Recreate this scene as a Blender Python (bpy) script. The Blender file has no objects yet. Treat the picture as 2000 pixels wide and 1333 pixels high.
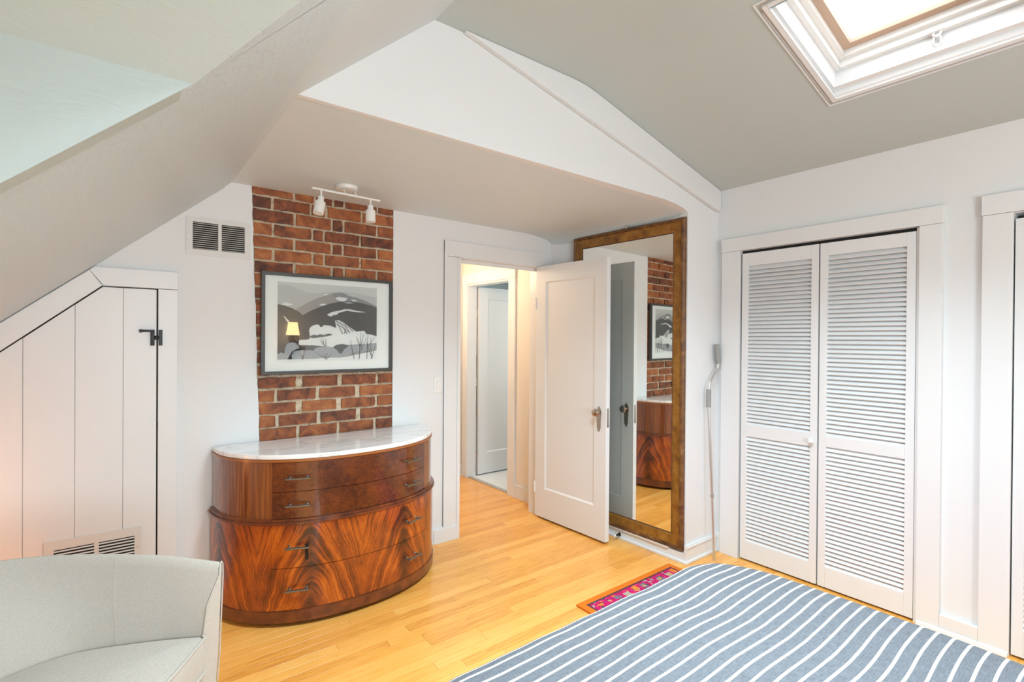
import bpy, bmesh, math, random
from mathutils import Vector, Matrix
random.seed(7)
S = bpy.context.scene
C = S.collection
R = math.radians

# ------------------------------------------------------------------ camera
f_px, yaw, pitch, roll, H = 984.73, R(37.692), R(-0.275), R(0.397), 1.46
cd = bpy.data.cameras.new('camera'); cam = bpy.data.objects.new('camera', cd); C.objects.link(cam)
cd.sensor_width = 36; cd.lens = 36 * f_px / 2000; cd.clip_start = .02
F = Vector((math.sin(yaw) * math.cos(pitch), math.cos(yaw) * math.cos(pitch), math.sin(pitch)))
Rt = Vector((math.cos(yaw), -math.sin(yaw), 0)); U = Rt.cross(F)
R2 = Rt * math.cos(roll) + U * math.sin(roll); U2 = -Rt * math.sin(roll) + U * math.cos(roll)
m = Matrix((R2, U2, -F)).transposed().to_4x4(); m.translation = (0, 0, H); cam.matrix_world = m
S.camera = cam

# ------------------------------------------------------------------ world, exposure, window light, added fill
S.view_settings.view_transform = 'Standard'; S.view_settings.look = 'None'
S.view_settings.gamma = 1; S.view_settings.use_curve_mapping = False
S.view_settings.exposure = 1.36
S.cycles.caustics_refractive = False
w = bpy.data.worlds.new('sky'); S.world = w; w.use_nodes = True
w.node_tree.nodes['Background'].inputs[0].default_value = (.93, .97, 1, 1)
w.node_tree.nodes['Background'].inputs[1].default_value = .72

def light(name, kind, loc, power, col, rot=(0, 0, 0), size=(1, 1), rad=.05):
    l = bpy.data.lights.new(name, kind); l.energy = power; l.color = col
    if kind == 'AREA': l.shape = 'RECTANGLE'; l.size, l.size_y = size
    elif kind in ('POINT', 'SPOT'): l.shadow_soft_size = rad
    o = bpy.data.objects.new(name, l); C.objects.link(o); o.location = loc; o.rotation_euler = rot
    return o
# daylight at dormer and skylight; rear, bathroom and ceiling areas are unseen added lights
light('added_rear_fill', 'AREA', (0.0, -2.5, 1.55), 58, (.79, .975, 1.10), (R(90), 0, 0), (2.4, 1.5))  # fill added behind an unseen rear opening to brighten the room
light('dormer_window_light', 'AREA', (-1.25, .55, 1.6), .35, (.68, .97, .86), (0, R(-90), 0), (.9, .8))
light('skylight_light', 'AREA', (2.42, .60, 3.0), 1.6, (.93, .98, 1), (0, R(13), 0), (.6, .72))
light('bathroom_area_light', 'AREA', (4.2, 3.9, 1.5), 3.8, (.86, .97, 1), (0, R(90), 0), (1.3, 1.0))  # stand-in area light inside the bathroom, no window behind it
light('added_ceiling_fill', 'AREA', (1.35, .75, 2.77), 28, (.79, .975, 1.07), (0, 0, 0), (.6, .8)).data.spread = R(125)  # unseen downward fill added for brightness, no fixture
light('hall_ceiling_light', 'POINT', (2.1, 4.1, 2.1), 8, (1, .76, .54), rad=.08)

# ------------------------------------------------------------------ materials
def mat(name, col, rough=.5, metal=0, coat=0, coat_rough=.1, spec=.5):
    m = bpy.data.materials.new(name); m.use_nodes = True
    b = m.node_tree.nodes['Principled BSDF']
    b.inputs['Base Color'].default_value = (*col, 1); b.inputs['Roughness'].default_value = rough
    b.inputs['Metallic'].default_value = metal; b.inputs['Coat Weight'].default_value = coat
    b.inputs['Coat Roughness'].default_value = coat_rough; b.inputs['Specular IOR Level'].default_value = spec
    return m
class NT:
    def __init__(s, m): s.t = m.node_tree; s.b = s.t.nodes['Principled BSDF']
    def n(s, typ, **kw):
        n = s.t.nodes.new(typ)
        for k, v in kw.items():
            if k in n.inputs: n.inputs[k].default_value = v
            else: setattr(n, k, v)
        return n
    def l(s, a, b): s.t.links.new(a, b)
    def math(s, op, a, b=None, c=None):
        n = s.t.nodes.new('ShaderNodeMath'); n.operation = op
        for i, v in enumerate((a, b, c)):
            if v is None: continue
            if hasattr(v, 'is_output'): s.l(v, n.inputs[i])
            else: n.inputs[i].default_value = v
        return n.outputs[0]
    def ramp(s, fac, stops):
        n = s.t.nodes.new('ShaderNodeValToRGB'); e = n.color_ramp.elements
        while len(e) < len(stops): e.new(.5)
        for el, (p, c) in zip(e, stops): el.position = p; el.color = (*c, 1)
        s.l(fac, n.inputs[0]); return n.outputs[0]
    def coord(s, which='Object', scale=(1, 1, 1), rand=False):
        tc = s.t.nodes.new('ShaderNodeTexCoord'); mp = s.t.nodes.new('ShaderNodeMapping')
        s.l(tc.outputs[which], mp.inputs[0]); mp.inputs['Scale'].default_value = scale
        if rand:
            oi = s.t.nodes.new('ShaderNodeObjectInfo'); cb = s.t.nodes.new('ShaderNodeCombineXYZ')
            for i, k in enumerate((37., 91., 17.)): s.l(s.math('MULTIPLY', oi.outputs['Random'], k), cb.inputs[i])
            s.l(cb.outputs[0], mp.inputs['Location'])
        return mp.outputs[0]
    def noise(s, vec, scale, detail=4, rough=.5, dist=0):
        n = s.n('ShaderNodeTexNoise'); n.inputs['Scale'].default_value = scale; n.inputs['Detail'].default_value = detail
        n.inputs['Roughness'].default_value = rough; n.inputs['Distortion'].default_value = dist
        s.l(vec, n.inputs['Vector']); return n.outputs[0]
    def bump(s, h, strength, dist=.01):
        n = s.n('ShaderNodeBump'); n.inputs['Strength'].default_value = strength; n.inputs['Distance'].default_value = dist
        s.l(h, n.inputs['Height']); s.l(n.outputs[0], s.b.inputs['Normal'])
    def base(s, c): s.l(c, s.b.inputs['Base Color'])

wall_m = mat('white_wall_paint', (.77, .775, .78), .55)
k = NT(wall_m); k.bump(k.noise(k.coord(), 60, 3), .05, .004)
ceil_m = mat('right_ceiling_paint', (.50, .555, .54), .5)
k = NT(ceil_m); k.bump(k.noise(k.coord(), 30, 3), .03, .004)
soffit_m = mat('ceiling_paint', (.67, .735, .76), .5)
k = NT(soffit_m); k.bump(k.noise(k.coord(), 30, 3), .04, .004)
trim_m = mat('white_trim_gloss', (.765, .77, .775), .35)
k = NT(trim_m); k.bump(k.noise(k.coord(scale=(1, 1, .2)), 25, 2), .04, .003)
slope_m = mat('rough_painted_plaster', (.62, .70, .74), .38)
k = NT(slope_m); v = k.coord()
h1 = k.noise(v, 45, 6, .65, .6); h2 = k.noise(k.coord(scale=(1, .25, 1)), 30, 5, .6, 2.0)
k.bump(k.math('ADD', h1, k.math('MULTIPLY', h2, 1.2)), .36, .013)
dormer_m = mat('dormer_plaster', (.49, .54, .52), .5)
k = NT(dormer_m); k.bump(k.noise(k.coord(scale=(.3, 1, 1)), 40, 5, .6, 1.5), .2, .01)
dark_m = mat('dark_gap', (.02, .018, .016), .9)
sub_m = mat('floor_gap_dark', (.12, .055, .02), .8)

def wood_floor():
    m = mat('oak_plank', (.6, .33, .12), .3, coat=.25, coat_rough=.12); k = NT(m)
    oi = k.n('ShaderNodeObjectInfo'); v = k.coord(scale=(1.2, 14, 1), rand=True)
    g = k.noise(v, 6, 5, .6, .8); g2 = k.noise(k.coord(scale=(3, 90, 1), rand=True), 4, 3)
    t = k.math('ADD', k.math('MULTIPLY', g, .55), k.math('MULTIPLY', g2, .25))
    t = k.math('ADD', t, k.math('MULTIPLY', k.math('SUBTRACT', oi.outputs['Random'], .5), .27))
    k.base(k.ramp(t, [(.16, (.66, .25, .040)), (.34, (.88, .405, .080)), (.50, (.94, .48, .115)), (.70, (.97, .58, .19))]))
    k.bump(g2, .05, .002)
    return m
plank_m = wood_floor()

brick_m = mat('red_brick', (.3, .1, .05), .62); k = NT(brick_m)
oi = k.n('ShaderNodeObjectInfo'); v = k.coord(rand=True)
t = k.math('ADD', k.math('ADD', k.math('MULTIPLY', k.noise(v, 12, 6, .7, .6), .95), -.10), k.math('MULTIPLY', k.math('SUBTRACT', oi.outputs['Random'], .5), .20))
k.base(k.ramp(t, [(.16, (.07, .022, .013)), (.29, (.19, .052, .020)), (.42, (.33, .098, .030)), (.56, (.45, .158, .045)), (.72, (.54, .28, .17))]))
k.bump(k.noise(v, 55, 5, .7), .6, .006)
mortar_m = mat('mortar', (.42, .36, .27), .9); k = NT(mortar_m); v = k.coord()
k.base(k.ramp(k.noise(v, 35, 5, .7), [(.3, (.34, .23, .13)), (.45, (.68, .54, .37)), (.7, (.82, .72, .55))]))
k.bump(k.noise(v, 70, 5, .7), .9, .008)

def veneer():
    """flame-figured mahogany; UV = arc length from the centre of the front, height, both in metres"""
    m = mat('flame_mahogany', (.3, .08, .02), .28, coat=.6, coat_rough=.06); k = NT(m)
    tc = k.n('ShaderNodeTexCoord'); sp = k.n('ShaderNodeSeparateXYZ'); k.l(tc.outputs['UV'], sp.inputs[0])
    nv = k.coord('UV', (1, 1, 1)); wob = k.noise(nv, 6, 4, .55)
    u = k.math('ADD', sp.outputs[0], k.math('MULTIPLY', k.math('SUBTRACT', wob, .5), .06))
    d = k.math('PINGPONG', k.math('ADD', u, 3.12 - .265), .26)      # distance from the nearest crotch
    d = k.math('ABSOLUTE', d)
    arch = k.math('MULTIPLY', k.math('POWER', d, 1.5), 4.9)
    ph = k.math('ADD', sp.outputs[1], arch)
    ph = k.math('ADD', ph, k.math('MULTIPLY', k.math('SUBTRACT', k.noise(nv, 7, 4, .55), .5), .055))
    cb = k.n('ShaderNodeCombineXYZ'); k.l(k.math('MULTIPLY', ph, 9.), cb.inputs[0]); k.l(k.math('MULTIPLY', d, 1.3), cb.inputs[1])
    n1 = k.noise(cb.outputs[0], 2.4, 7, .68, .3)
    cb2 = k.n('ShaderNodeCombineXYZ'); k.l(k.math('MULTIPLY', ph, 34.), cb2.inputs[0]); k.l(k.math('MULTIPLY', d, 5.), cb2.inputs[1])
    n2 = k.noise(cb2.outputs[0], 2.4, 4, .6, .2)
    t = k.math('ADD', k.math('MULTIPLY', n1, .72), k.math('MULTIPLY', n2, .30))
    core = k.math('MULTIPLY', k.math('SUBTRACT', .06, k.math('MINIMUM', d, .06)), 2.2)   # darker feather along each crotch
    t = k.math('SUBTRACT', t, core)
    t = k.math('ADD', t, k.math('MULTIPLY', k.math('SUBTRACT', k.noise(k.coord('UV', (4, 3, 1)), 1.4, 4, .6), .5), .38))
    k.base(k.ramp(t, [(.30, (.035, .008, .005)), (.42, (.12, .022, .006)), (.50, (.31, .056, .007)), (.60, (.54, .122, .011)), (.75, (.74, .24, .028))]))
    return m
flame_m = veneer()
burl_m = mat('burl_veneer', (.15, .05, .02), .25, coat=.7, coat_rough=.05); k = NT(burl_m)
v = k.coord('UV'); t = k.math('ADD', k.math('MULTIPLY', k.noise(v, 50, 6, .7, 1.), .45), k.math('MULTIPLY', k.noise(v, 4.5, 4, .6), .55))
k.base(k.ramp(t, [(.30, (.026, .008, .006)), (.45, (.085, .020, .007)), (.58, (.17, .042, .010)), (.75, (.32, .090, .020))]))
side_m = mat('straight_grain_mahogany', (.2, .07, .02), .22, coat=.8, coat_rough=.04); k = NT(side_m)
v = k.coord('UV', (60, 1.5, 1)); t = k.noise(v, 1.5, 5, .6)
k.base(k.ramp(t, [(.3, (.10, .024, .008)), (.5, (.21, .055, .011)), (.72, (.36, .115, .02))]))
mould_m = mat('dark_mahogany_moulding', (.11, .035, .018), .3, coat=.5); k = NT(mould_m)
k.base(k.ramp(k.noise(k.coord(), 14, 4), [(.3, (.085, .019, .010)), (.7, (.25, .062, .016))]))
marble_m = mat('white_marble', (.8, .79, .77), .18, coat=.4, coat_rough=.05); k = NT(marble_m)
v = k.coord(scale=(1.0, 3.0, 1)); n0 = k.noise(v, 1.5, 6, .58, 1.2)
vein = k.math('ABSOLUTE', k.math('SUBTRACT', n0, .5))
k.base(k.ramp(vein, [(0, (.68, .67, .66)), (.012, (.82, .81, .80)), (.04, (.92, .91, .90)), (.2, (.95, .94, .93))]))
bronze_m = mat('dark_bronze', (.27, .25, .235), .2, .95)
black_m = mat('black_iron', (.022, .020, .018), .4, .6)
steel_m = mat('brushed_aluminium', (.62, .62, .61), .3, .9)
chrome_m = mat('worn_nickel', (.50, .44, .38), .25, 1.)
grip_m = mat('grey_rubber', (.30, .30, .29), .6)
white_plastic = mat('white_enamel', (.82, .81, .79), .35)
frame_m = mat('charcoal_frame', (.055, .058, .058), .4)
gold_m = mat('antique_gilt_wood', (.3, .15, .03), .42, .12); k = NT(gold_m)
v = k.coord(scale=(1, 1, 1)); k.base(k.ramp(k.noise(v, 11, 6, .65), [(.28, (.10, .035, .007)), (.5, (.27, .115, .016)), (.72, (.40, .20, .038))]))
k.bump(k.noise(v, 60, 4), .25, .003)
gilt_edge_m = mat('dark_gilt_edge', (.085, .03, .010), .5); k = NT(gilt_edge_m)
k.base(k.ramp(k.noise(k.coord(), 16, 5, .7), [(.35, (.07, .022, .008)), (.6, (.20, .085, .02)), (.75, (.42, .27, .13))]))
mirror_m = mat('silver_mirror', (.88, .90, .87), .0, 1.)
tan_m = mat('tan_blind_rail', (.55, .40, .30), .6)
hall_m = mat('hall_wall_paint', (.80, .76, .70), .5)
bath_m = mat('bathroom_paint', (.78, .84, .84), .5)
tile_m = mat('white_floor_tile', (.82, .83, .84), .3)
door_back_m = trim_m

def fabric(name, c1, c2, sc):
    m = mat(name, c1, .95, spec=.2); k = NT(m); v = k.coord()
    a = k.noise(k.coord(scale=(1, 1, 6)), sc, 2); b = k.noise(k.coord(scale=(6, 6, 1)), sc, 2)
    t = k.math('MULTIPLY', k.math('ADD', a, b), .5)
    k.base(k.ramp(t, [(.36, c2), (.62, c1)])); k.bump(t, .25, .002); k.b.inputs['Sheen Weight'].default_value = .15
    return m
linen_m = fabric('pale_linen', (.53, .475, .415), (.42, .375, .33), 160)
piping_m = fabric('linen_piping', (.51, .46, .405), (.43, .385, .34), 160)

quilt_m = mat('striped_cotton', (.3, .33, .38), .9, spec=.2); k = NT(quilt_m)
tc = k.n('ShaderNodeTexCoord'); sp = k.n('ShaderNodeSeparateXYZ'); k.l(tc.outputs['UV'], sp.inputs[0])
fr = k.math('FRACT', k.math('DIVIDE', k.math('ADD', sp.outputs[1], 10.0), .0385))
st = k.math('LESS_THAN', k.math('ABSOLUTE', k.math('SUBTRACT', fr, .5)), .100)
a = k.noise(k.coord('UV', (30, 500, 1)), 1, 3, .6); b = k.noise(k.coord('UV', (500, 40, 1)), 1, 3, .6)
h = k.math('MULTIPLY', k.math('ADD', a, b), .5)
cl = k.ramp(h, [(.36, (.080, .084, .096)), (.62, (.165, .172, .190))])
mx = k.n('ShaderNodeMix', data_type='RGBA'); k.l(st, mx.inputs[0]); k.l(cl, mx.inputs[6]); mx.inputs[7].default_value = (.66, .65, .64, 1)
k.base(mx.outputs[2]); k.bump(h, .15, .002)

rug_m = mat('kilim', (.6, .1, .1), .95, spec=.1); k = NT(rug_m)
tc = k.n('ShaderNodeTexCoord'); sp = k.n('ShaderNodeSeparateXYZ'); k.l(tc.outputs['UV'], sp.inputs[0])
ed = k.math('MINIMUM', k.math('MINIMUM', sp.outputs[0], k.math('SUBTRACT', .84, sp.outputs[0])), sp.outputs[1])
vo = k.n('ShaderNodeTexVoronoi'); vo.inputs['Scale'].default_value = 13; vo.distance = 'CHEBYCHEV'; vo.inputs['Randomness'].default_value = .35; k.l(tc.outputs['UV'], vo.inputs['Vector'])
bc = k.n('ShaderNodeSeparateColor'); k.l(vo.outputs['Color'], bc.inputs[0])
vf = k.n('ShaderNodeTexVoronoi'); vf.inputs['Scale'].default_value = 62; k.l(tc.outputs['UV'], vf.inputs['Vector']); bf = k.n('ShaderNodeSeparateColor'); k.l(vf.outputs['Color'], bf.inputs[0])
ground = k.ramp(bf.outputs[0], [(0, (.55, .015, .13)), (.72, (.66, .03, .16)), (.80, (.10, .06, .10)), (.88, (.75, .20, .05)), (.94, (.42, .36, .36))])
petal = k.ramp(bc.outputs[1], [(0, (.72, .22, .04)), (.35, (.16, .17, .22)), (.6, (.45, .38, .30)), (.8, (.74, .10, .05))])
for nd in k.t.nodes:
    if nd.type == 'VALTORGB': nd.color_ramp.interpolation = 'CONSTANT'
dd = k.math('ADD', vo.outputs['Distance'], k.math('MULTIPLY', bf.outputs[1], .10))
fl1 = k.math('LESS_THAN', dd, .33); fl2 = k.math('LESS_THAN', dd, .16)
m0 = k.n('ShaderNodeMix', data_type='RGBA'); k.l(fl1, m0.inputs[0]); k.l(ground, m0.inputs[6]); k.l(petal, m0.inputs[7])
m1 = k.n('ShaderNodeMix', data_type='RGBA'); k.l(fl2, m1.inputs[0]); k.l(m0.outputs[2], m1.inputs[6]); m1.inputs[7].default_value = (.62, .34, .08, 1)
pat = m1.outputs[2]
outer = k.math('LESS_THAN', ed, .038)
mx = k.n('ShaderNodeMix', data_type='RGBA'); k.l(outer, mx.inputs[0]); k.l(pat, mx.inputs[6]); mx.inputs[7].default_value = (.75, .19, .02, 1)
line = k.math('LESS_THAN', k.math('ABSOLUTE', k.math('SUBTRACT', ed, .045)), .006)
mx2 = k.n('ShaderNodeMix', data_type='RGBA'); k.l(line, mx2.inputs[0]); k.l(mx.outputs[2], mx2.inputs[6]); mx2.inputs[7].default_value = (.10, .05, .06, 1)
k.base(mx2.outputs[2]); k.bump(k.noise(k.coord(), 300, 3), .6, .004)

def glass_mat(name, fac=.5, tint=(1, 1, 1)):
    m = bpy.data.materials.new(name); m.use_nodes = True; t = m.node_tree; t.nodes.clear()
    o = t.nodes.new('ShaderNodeOutputMaterial'); mx = t.nodes.new('ShaderNodeMixShader'); tr = t.nodes.new('ShaderNodeBsdfTransparent')
    g = t.nodes.new('ShaderNodeBsdfGlossy'); fr = t.nodes.new('ShaderNodeFresnel'); fr.inputs[0].default_value = 1.5
    ge = t.nodes.new('ShaderNodeNewGeometry'); q1 = t.nodes.new('ShaderNodeMath'); q1.operation = 'MULTIPLY_ADD'; q1.inputs[1].default_value = 1 / 1.5 - 1.5; q1.inputs[2].default_value = 1.5
    t.links.new(ge.outputs['Backfacing'], q1.inputs[0]); q2 = t.nodes.new('ShaderNodeMath'); q2.operation = 'MULTIPLY'; q2.inputs[1].default_value = 0; t.links.new(ge.outputs['Backfacing'], q2.inputs[0]); fr.inputs[0].default_value = 1.5
    tr.inputs[0].default_value = (*tint, 1); g.inputs['Roughness'].default_value = .01
    t.links.new(fr.outputs[0], mx.inputs[0]); t.links.new(tr.outputs[0], mx.inputs[1]); t.links.new(g.outputs[0], mx.inputs[2]); t.links.new(mx.outputs[0], o.inputs[0])
    return m
glass_m = glass_mat('clear_glass')
shade_m = mat('lit_lamp_shade', (.9, .75, .5), .8)
shade_m.node_tree.nodes['Principled BSDF'].inputs['Emission Color'].default_value = (1, .62, .26, 1)
shade_m.node_tree.nodes['Principled BSDF'].inputs['Emission Strength'].default_value = 17.

dim_shade_m = mat('dim_amber_shade', (.8, .6, .4), .8)
dim_shade_m.node_tree.nodes['Principled BSDF'].inputs['Emission Color'].default_value = (1, .42, .16, 1)
dim_shade_m.node_tree.nodes['Principled BSDF'].inputs['Emission Strength'].default_value = 3.5
grille_m = mat('grey_white_enamel', (.70, .69, .67), .4)

# ------------------------------------------------------------------ mesh helpers
def link(name, me, parent=None, loc=None):
    o = bpy.data.objects.new(name, me); C.objects.link(o)
    if parent: o.parent = parent
    if loc: o.location = loc
    return o
def tag(o, label=None, cat=None, group=None, kind=None):
    if label: o['label'] = label
    if cat: o['category'] = cat
    if group: o['group'] = group
    if kind: o['kind'] = kind
    return o
def struct(o): o['kind'] = 'structure'; return o
def thing(name, label, cat, loc=(0, 0, 0), rz=0, group=None):
    o = bpy.data.objects.new(name, None); C.objects.link(o); o.location = loc; o.rotation_euler = (0, 0, rz)
    o.empty_display_size = .1
    return tag(o, label, cat, group)

class MB:
    def __init__(s): s.v = []; s.f = []; s.mi = []; s.smooth = set(); s.uv = {}
    def add(s, vs, fs, mi=0, smooth=False):
        b = len(s.v); s.v += [tuple(p) for p in vs]
        for q in fs:
            if smooth: s.smooth.add(len(s.f))
            s.f.append([b + i for i in q]); s.mi.append(mi)
    def box(s, x0, x1, y0, y1, z0, z1, mi=0):
        s.add([(x0, y0, z0), (x1, y0, z0), (x1, y1, z0), (x0, y1, z0), (x0, y0, z1), (x1, y0, z1), (x1, y1, z1), (x0, y1, z1)],
              [(0, 3, 2, 1), (4, 5, 6, 7), (0, 1, 5, 4), (1, 2, 6, 5), (2, 3, 7, 6), (3, 0, 4, 7)], mi)
    def prism(s, pts, off, mi=0):
        n = len(pts); off = Vector(off)
        vs = [Vector(p) for p in pts]; vs += [p + off for p in vs]
        s.add(vs, [list(range(n))[::-1], list(range(n, 2 * n))] + [(i, (i + 1) % n, n + (i + 1) % n, n + i) for i in range(n)], mi)
    def tube(s, path, rad, seg=12, mi=0, caps=True):
        path = [Vector(p) for p in path]; n = len(path); rr = rad if hasattr(rad, '__len__') else [rad] * n
        t0 = (path[1] - path[0]).normalized(); a = t0.orthogonal().normalized(); rings = []
        for i, p in enumerate(path):
            t = (path[min(i + 1, n - 1)] - path[max(i - 1, 0)]).normalized(); a = (a - t * a.dot(t)).normalized(); b = t.cross(a)
            rings.append([p + (a * math.cos(2 * math.pi * j / seg) + b * math.sin(2 * math.pi * j / seg)) * rr[i] for j in range(seg)])
        vs = [q for r in rings for q in r]
        fs = [(i * seg + j, i * seg + (j + 1) % seg, (i + 1) * seg + (j + 1) % seg, (i + 1) * seg + j) for i in range(n - 1) for j in range(seg)]
        s.add(vs, fs, mi, True)
        if caps: s.add(rings[0], [list(range(seg))[::-1]], mi); s.add(rings[-1], [list(range(seg))], mi)
    def lathe(s, prof, c, seg=24, mi=0, axis='z'):
        vs = []
        for r, h in prof:
            for j in range(seg):
                a = 2 * math.pi * j / seg; p = (r * math.cos(a), r * math.sin(a), h)
                if axis == 'x': p = (h, p[0], p[1])
                if axis == 'y': p = (p[1], h, p[0])
                vs.append((c[0] + p[0], c[1] + p[1], c[2] + p[2]))
        n = len(prof)
        s.add(vs, [(i * seg + j, i * seg + (j + 1) % seg, (i + 1) * seg + (j + 1) % seg, (i + 1) * seg + j) for i in range(n - 1) for j in range(seg)], mi, True)
    def build(s, name, mats, parent=None, bevel=0, seg=2, smooth=False):
        me = bpy.data.meshes.new(name); me.from_pydata(s.v, [], s.f)
        if not isinstance(mats, (list, tuple)): mats = [mats]
        for q in mats: me.materials.append(q)
        for i, p in enumerate(me.polygons): p.material_index = s.mi[i]; p.use_smooth = smooth or i in s.smooth
        bm = bmesh.new(); bm.from_mesh(me); bmesh.ops.remove_doubles(bm, verts=bm.verts, dist=1e-6)
        bmesh.ops.recalc_face_normals(bm, faces=bm.faces)
        if bevel: bmesh.ops.bevel(bm, geom=[e for e in bm.edges if len(e.link_faces) == 2 and e.calc_face_angle(0) > .6], offset=bevel, segments=seg, affect='EDGES', clamp_overlap=True, profile=.6)
        bm.to_mesh(me); bm.free(); me.update()
        if s.smooth or smooth: me.set_sharp_from_angle(angle=R(38))
        return link(name, me, parent)
def box(name, mt, x0, x1, y0, y1, z0, z1, parent=None, bevel=0):
    b = MB(); b.box(x0, x1, y0, y1, z0, z1); return b.build(name, mt, parent, bevel)

# ------------------------------------------------------------------ the shell
YB, XC, XM, YS = 3.155, 3.275, 2.925, 1.905      # back wall, closet wall, mirror wall, short wall
REAR, LEFT = -2.35, -1.0
def zs(x): return 1.89 + .875 * x                 # the left slope
KC = .241
def zc(x): return 2.812 if x < 1.85 else 2.812 - KC * (x - 1.85) ** 2 / .36 if x < 2.03 else 2.7903 - KC * (x - 2.03)

# floor: planks run along X
fl = struct(box('floor', sub_m, LEFT, 3.40, REAR, 4.60, -.06, -.012))
fl2 = struct(box('floor.001', tile_m, 2.905, 4.5, 3.30, 5.4, -.06, .004))
unit = {}
rest = MB(); PW = .0572; row = 0; y = REAR; count = 0
def visible(x0, x1, y):
    if y > YB: return x1 > 1.9 and x0 < 2.86
    if y < 1.15: return False
    return x1 > .35 + max(0, (2.0 - y)) * .45
while y < 4.58:
    x = LEFT - random.random() * .9
    while x < 3.40:
        L = random.choice((.45, .6, .75, .9, 1.1, 1.3)) * random.uniform(.85, 1.1)
        x0, x1 = max(x, LEFT), min(x + L, 3.40); x += L
        if y > YB + .1: x1 = min(x1, 2.875); x0 = max(x0, 1.5)
        if x1 - x0 < .04: continue
        g = .0005
        if visible(x0, x1, y) and count < 296:
            b = MB(); hx, hy, c = (x1 - x0) / 2 - g, PW / 2 - g, .0002
            b.add([(-hx, -hy, -.012), (hx, -hy, -.012), (hx, hy, -.012), (-hx, hy, -.012), (-hx, -hy, -c), (hx, -hy, -c), (hx, hy, -c), (-hx, hy, -c),
                   (-hx + c, -hy + c, 0), (hx - c, -hy + c, 0), (hx - c, hy - c, 0), (-hx + c, hy - c, 0)],
                  [(0, 1, 5, 4), (1, 2, 6, 5), (2, 3, 7, 6), (3, 0, 4, 7), (4, 5, 9, 8), (5, 6, 10, 9), (6, 7, 11, 10), (7, 4, 8, 11), (8, 9, 10, 11)])
            o = b.build('plank', plank_m, fl); o.location = ((x0 + x1) / 2, y + PW / 2, 0); count += 1
        else:
            rest.box(x0 + g, x1 - g, y + g, y + PW - g, -.012, 0)
    y += PW
rest.build('far_planks', plank_m, fl)['kind'] = 'stuff'

# back wall, with the chimney opening and the doorway
def bl(z): return .575 + (2.316 - z) * .031       # ragged left edge of the exposed brick
b = MB(); T = .11
zz_ = [2.45, 2.2, 2.05, 1.9, 1.7, 1.5, 1.3, 1.1, .9, .7, -.01]
edge = []
for i in range(40):
    z = 2.45 - i * 2.46 / 39; edge.append((bl(z) + random.uniform(-.004, .004), z))
left = [(LEFT - .1, 0 - .01), (LEFT - .1, zs(LEFT) + .1)] + [(1.0 - 1.0 + .50, zs(.5) + .02)] + edge
b.prism([(x, YB, z) for x, z in left], (0, T, 0))
b.prism([(x, YB, z) for x, z in [(1.430, -.01), (1.95, -.01), (1.95, 2.45), (1.430, 2.45)]], (0, T, 0))
b.box(1.95, 2.725, YB, YB + T, 2.045, 2.45); b.box(2.725, 3.1, YB, YB + T, -.01, 2.45)
wb = struct(b.build('wall_back', wall_m))

# exposed brick chimney
ch = struct(box('wall_chimney', mortar_m, .52, 1.45, YB + .013, YB + T, 0, 2.45))
joints_top = [[.803, .922, 1.033, 1.102, 1.319], [.684, .898, .991, 1.216], [.806, 1.026, 1.097, 1.319], [.688, .909, .977, 1.204],
              [.806, 1.026, 1.095, 1.319], [.69, .911, .979, 1.206], [.806, 1.026, 1.102, 1.317]]
joints_bot = [[(.708, .036), (.959, .028), (1.199, .028)], [(.836, .04), (1.079, .03), (1.323, .02)], [(.708, .02), (.945, .026), (1.192, .034)],
              [(.836, .04), (1.074, .034), (1.318, .02)], [(.715, .022), (.952, .026), (1.199, .034)]]
zl = [2.320, 2.269, 2.195, 2.117, 2.043, 1.971, 1.898, 1.825] + [1.825 - .0744 * i for i in range(1, 8)] + [1.23, 1.156, 1.081, 1.008, .933, .858, .783, .708]
for i in range(len(zl) - 1):
    z1, z0 = zl[i], zl[i + 1]
    if i < 7: js = [(j, .017) for j in joints_top[i]]
    elif i >= 14 and i < 19: js = joints_bot[i - 14]
    else: js = [(j, .02) for j in (joints_top[1] if i % 2 else joints_top[2])] if i < 14 else [(j, .02) for j in ([.83, 1.07, 1.31] if i % 2 else [.71, .95, 1.2])]
    if i == 14: z1 = 1.298
    xs = [(bl((z0 + z1) / 2) - .0, None)]; cur = bl((z0 + z1) / 2) + .004
    segs = []
    for j, wd in js: segs.append((cur, j - wd / 2)); cur = j + wd / 2
    segs.append((cur, 1.428))
    for a, c in segs:
        if c - a < .02: continue
        gz = .0065; bm = MB(); n = 5
        jit = lambda s=.0024: random.uniform(-s, s)
        # front face as a slightly uneven grid, sides run back into the mortar
        nx = max(2, int((c - a) / .035)); vs = []; prot = random.uniform(-.002, .003)
        for q in range(3):
            for p in range(nx + 1):
                xx = a + (c - a) * p / nx + (jit() if p in (0, nx) else 0); zq = z0 + gz + (z1 - z0 - 2 * gz) * q / 2 + (jit() if q != 1 else 0)
                cut = .0035 if (p in (0, nx) and q != 1) else .0015 if (p in (0, nx) or q != 1) else 0
                vs.append((xx, YB - .001 - prot + cut + jit(.0008), zq))
        fs = [(q * (nx + 1) + p, q * (nx + 1) + p + 1, (q + 1) * (nx + 1) + p + 1, (q + 1) * (nx + 1) + p) for q in range(2) for p in range(nx)]
        rim = list(range(nx + 1)) + [2 * nx + 1, 3 * nx + 2] + list(range(3 * nx + 1, 2 * nx + 1, -1)) + [nx + 1]
        base = len(vs); vs += [(vs[r][0], YB + .03, vs[r][2]) for r in rim]
        fs += [(rim[r], rim[(r + 1) % len(rim)], base + (r + 1) % len(rim), base + r) for r in range(len(rim))]
        bm.add(vs, fs, 0, True); o = bm.build('brick', brick_m, ch)

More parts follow.
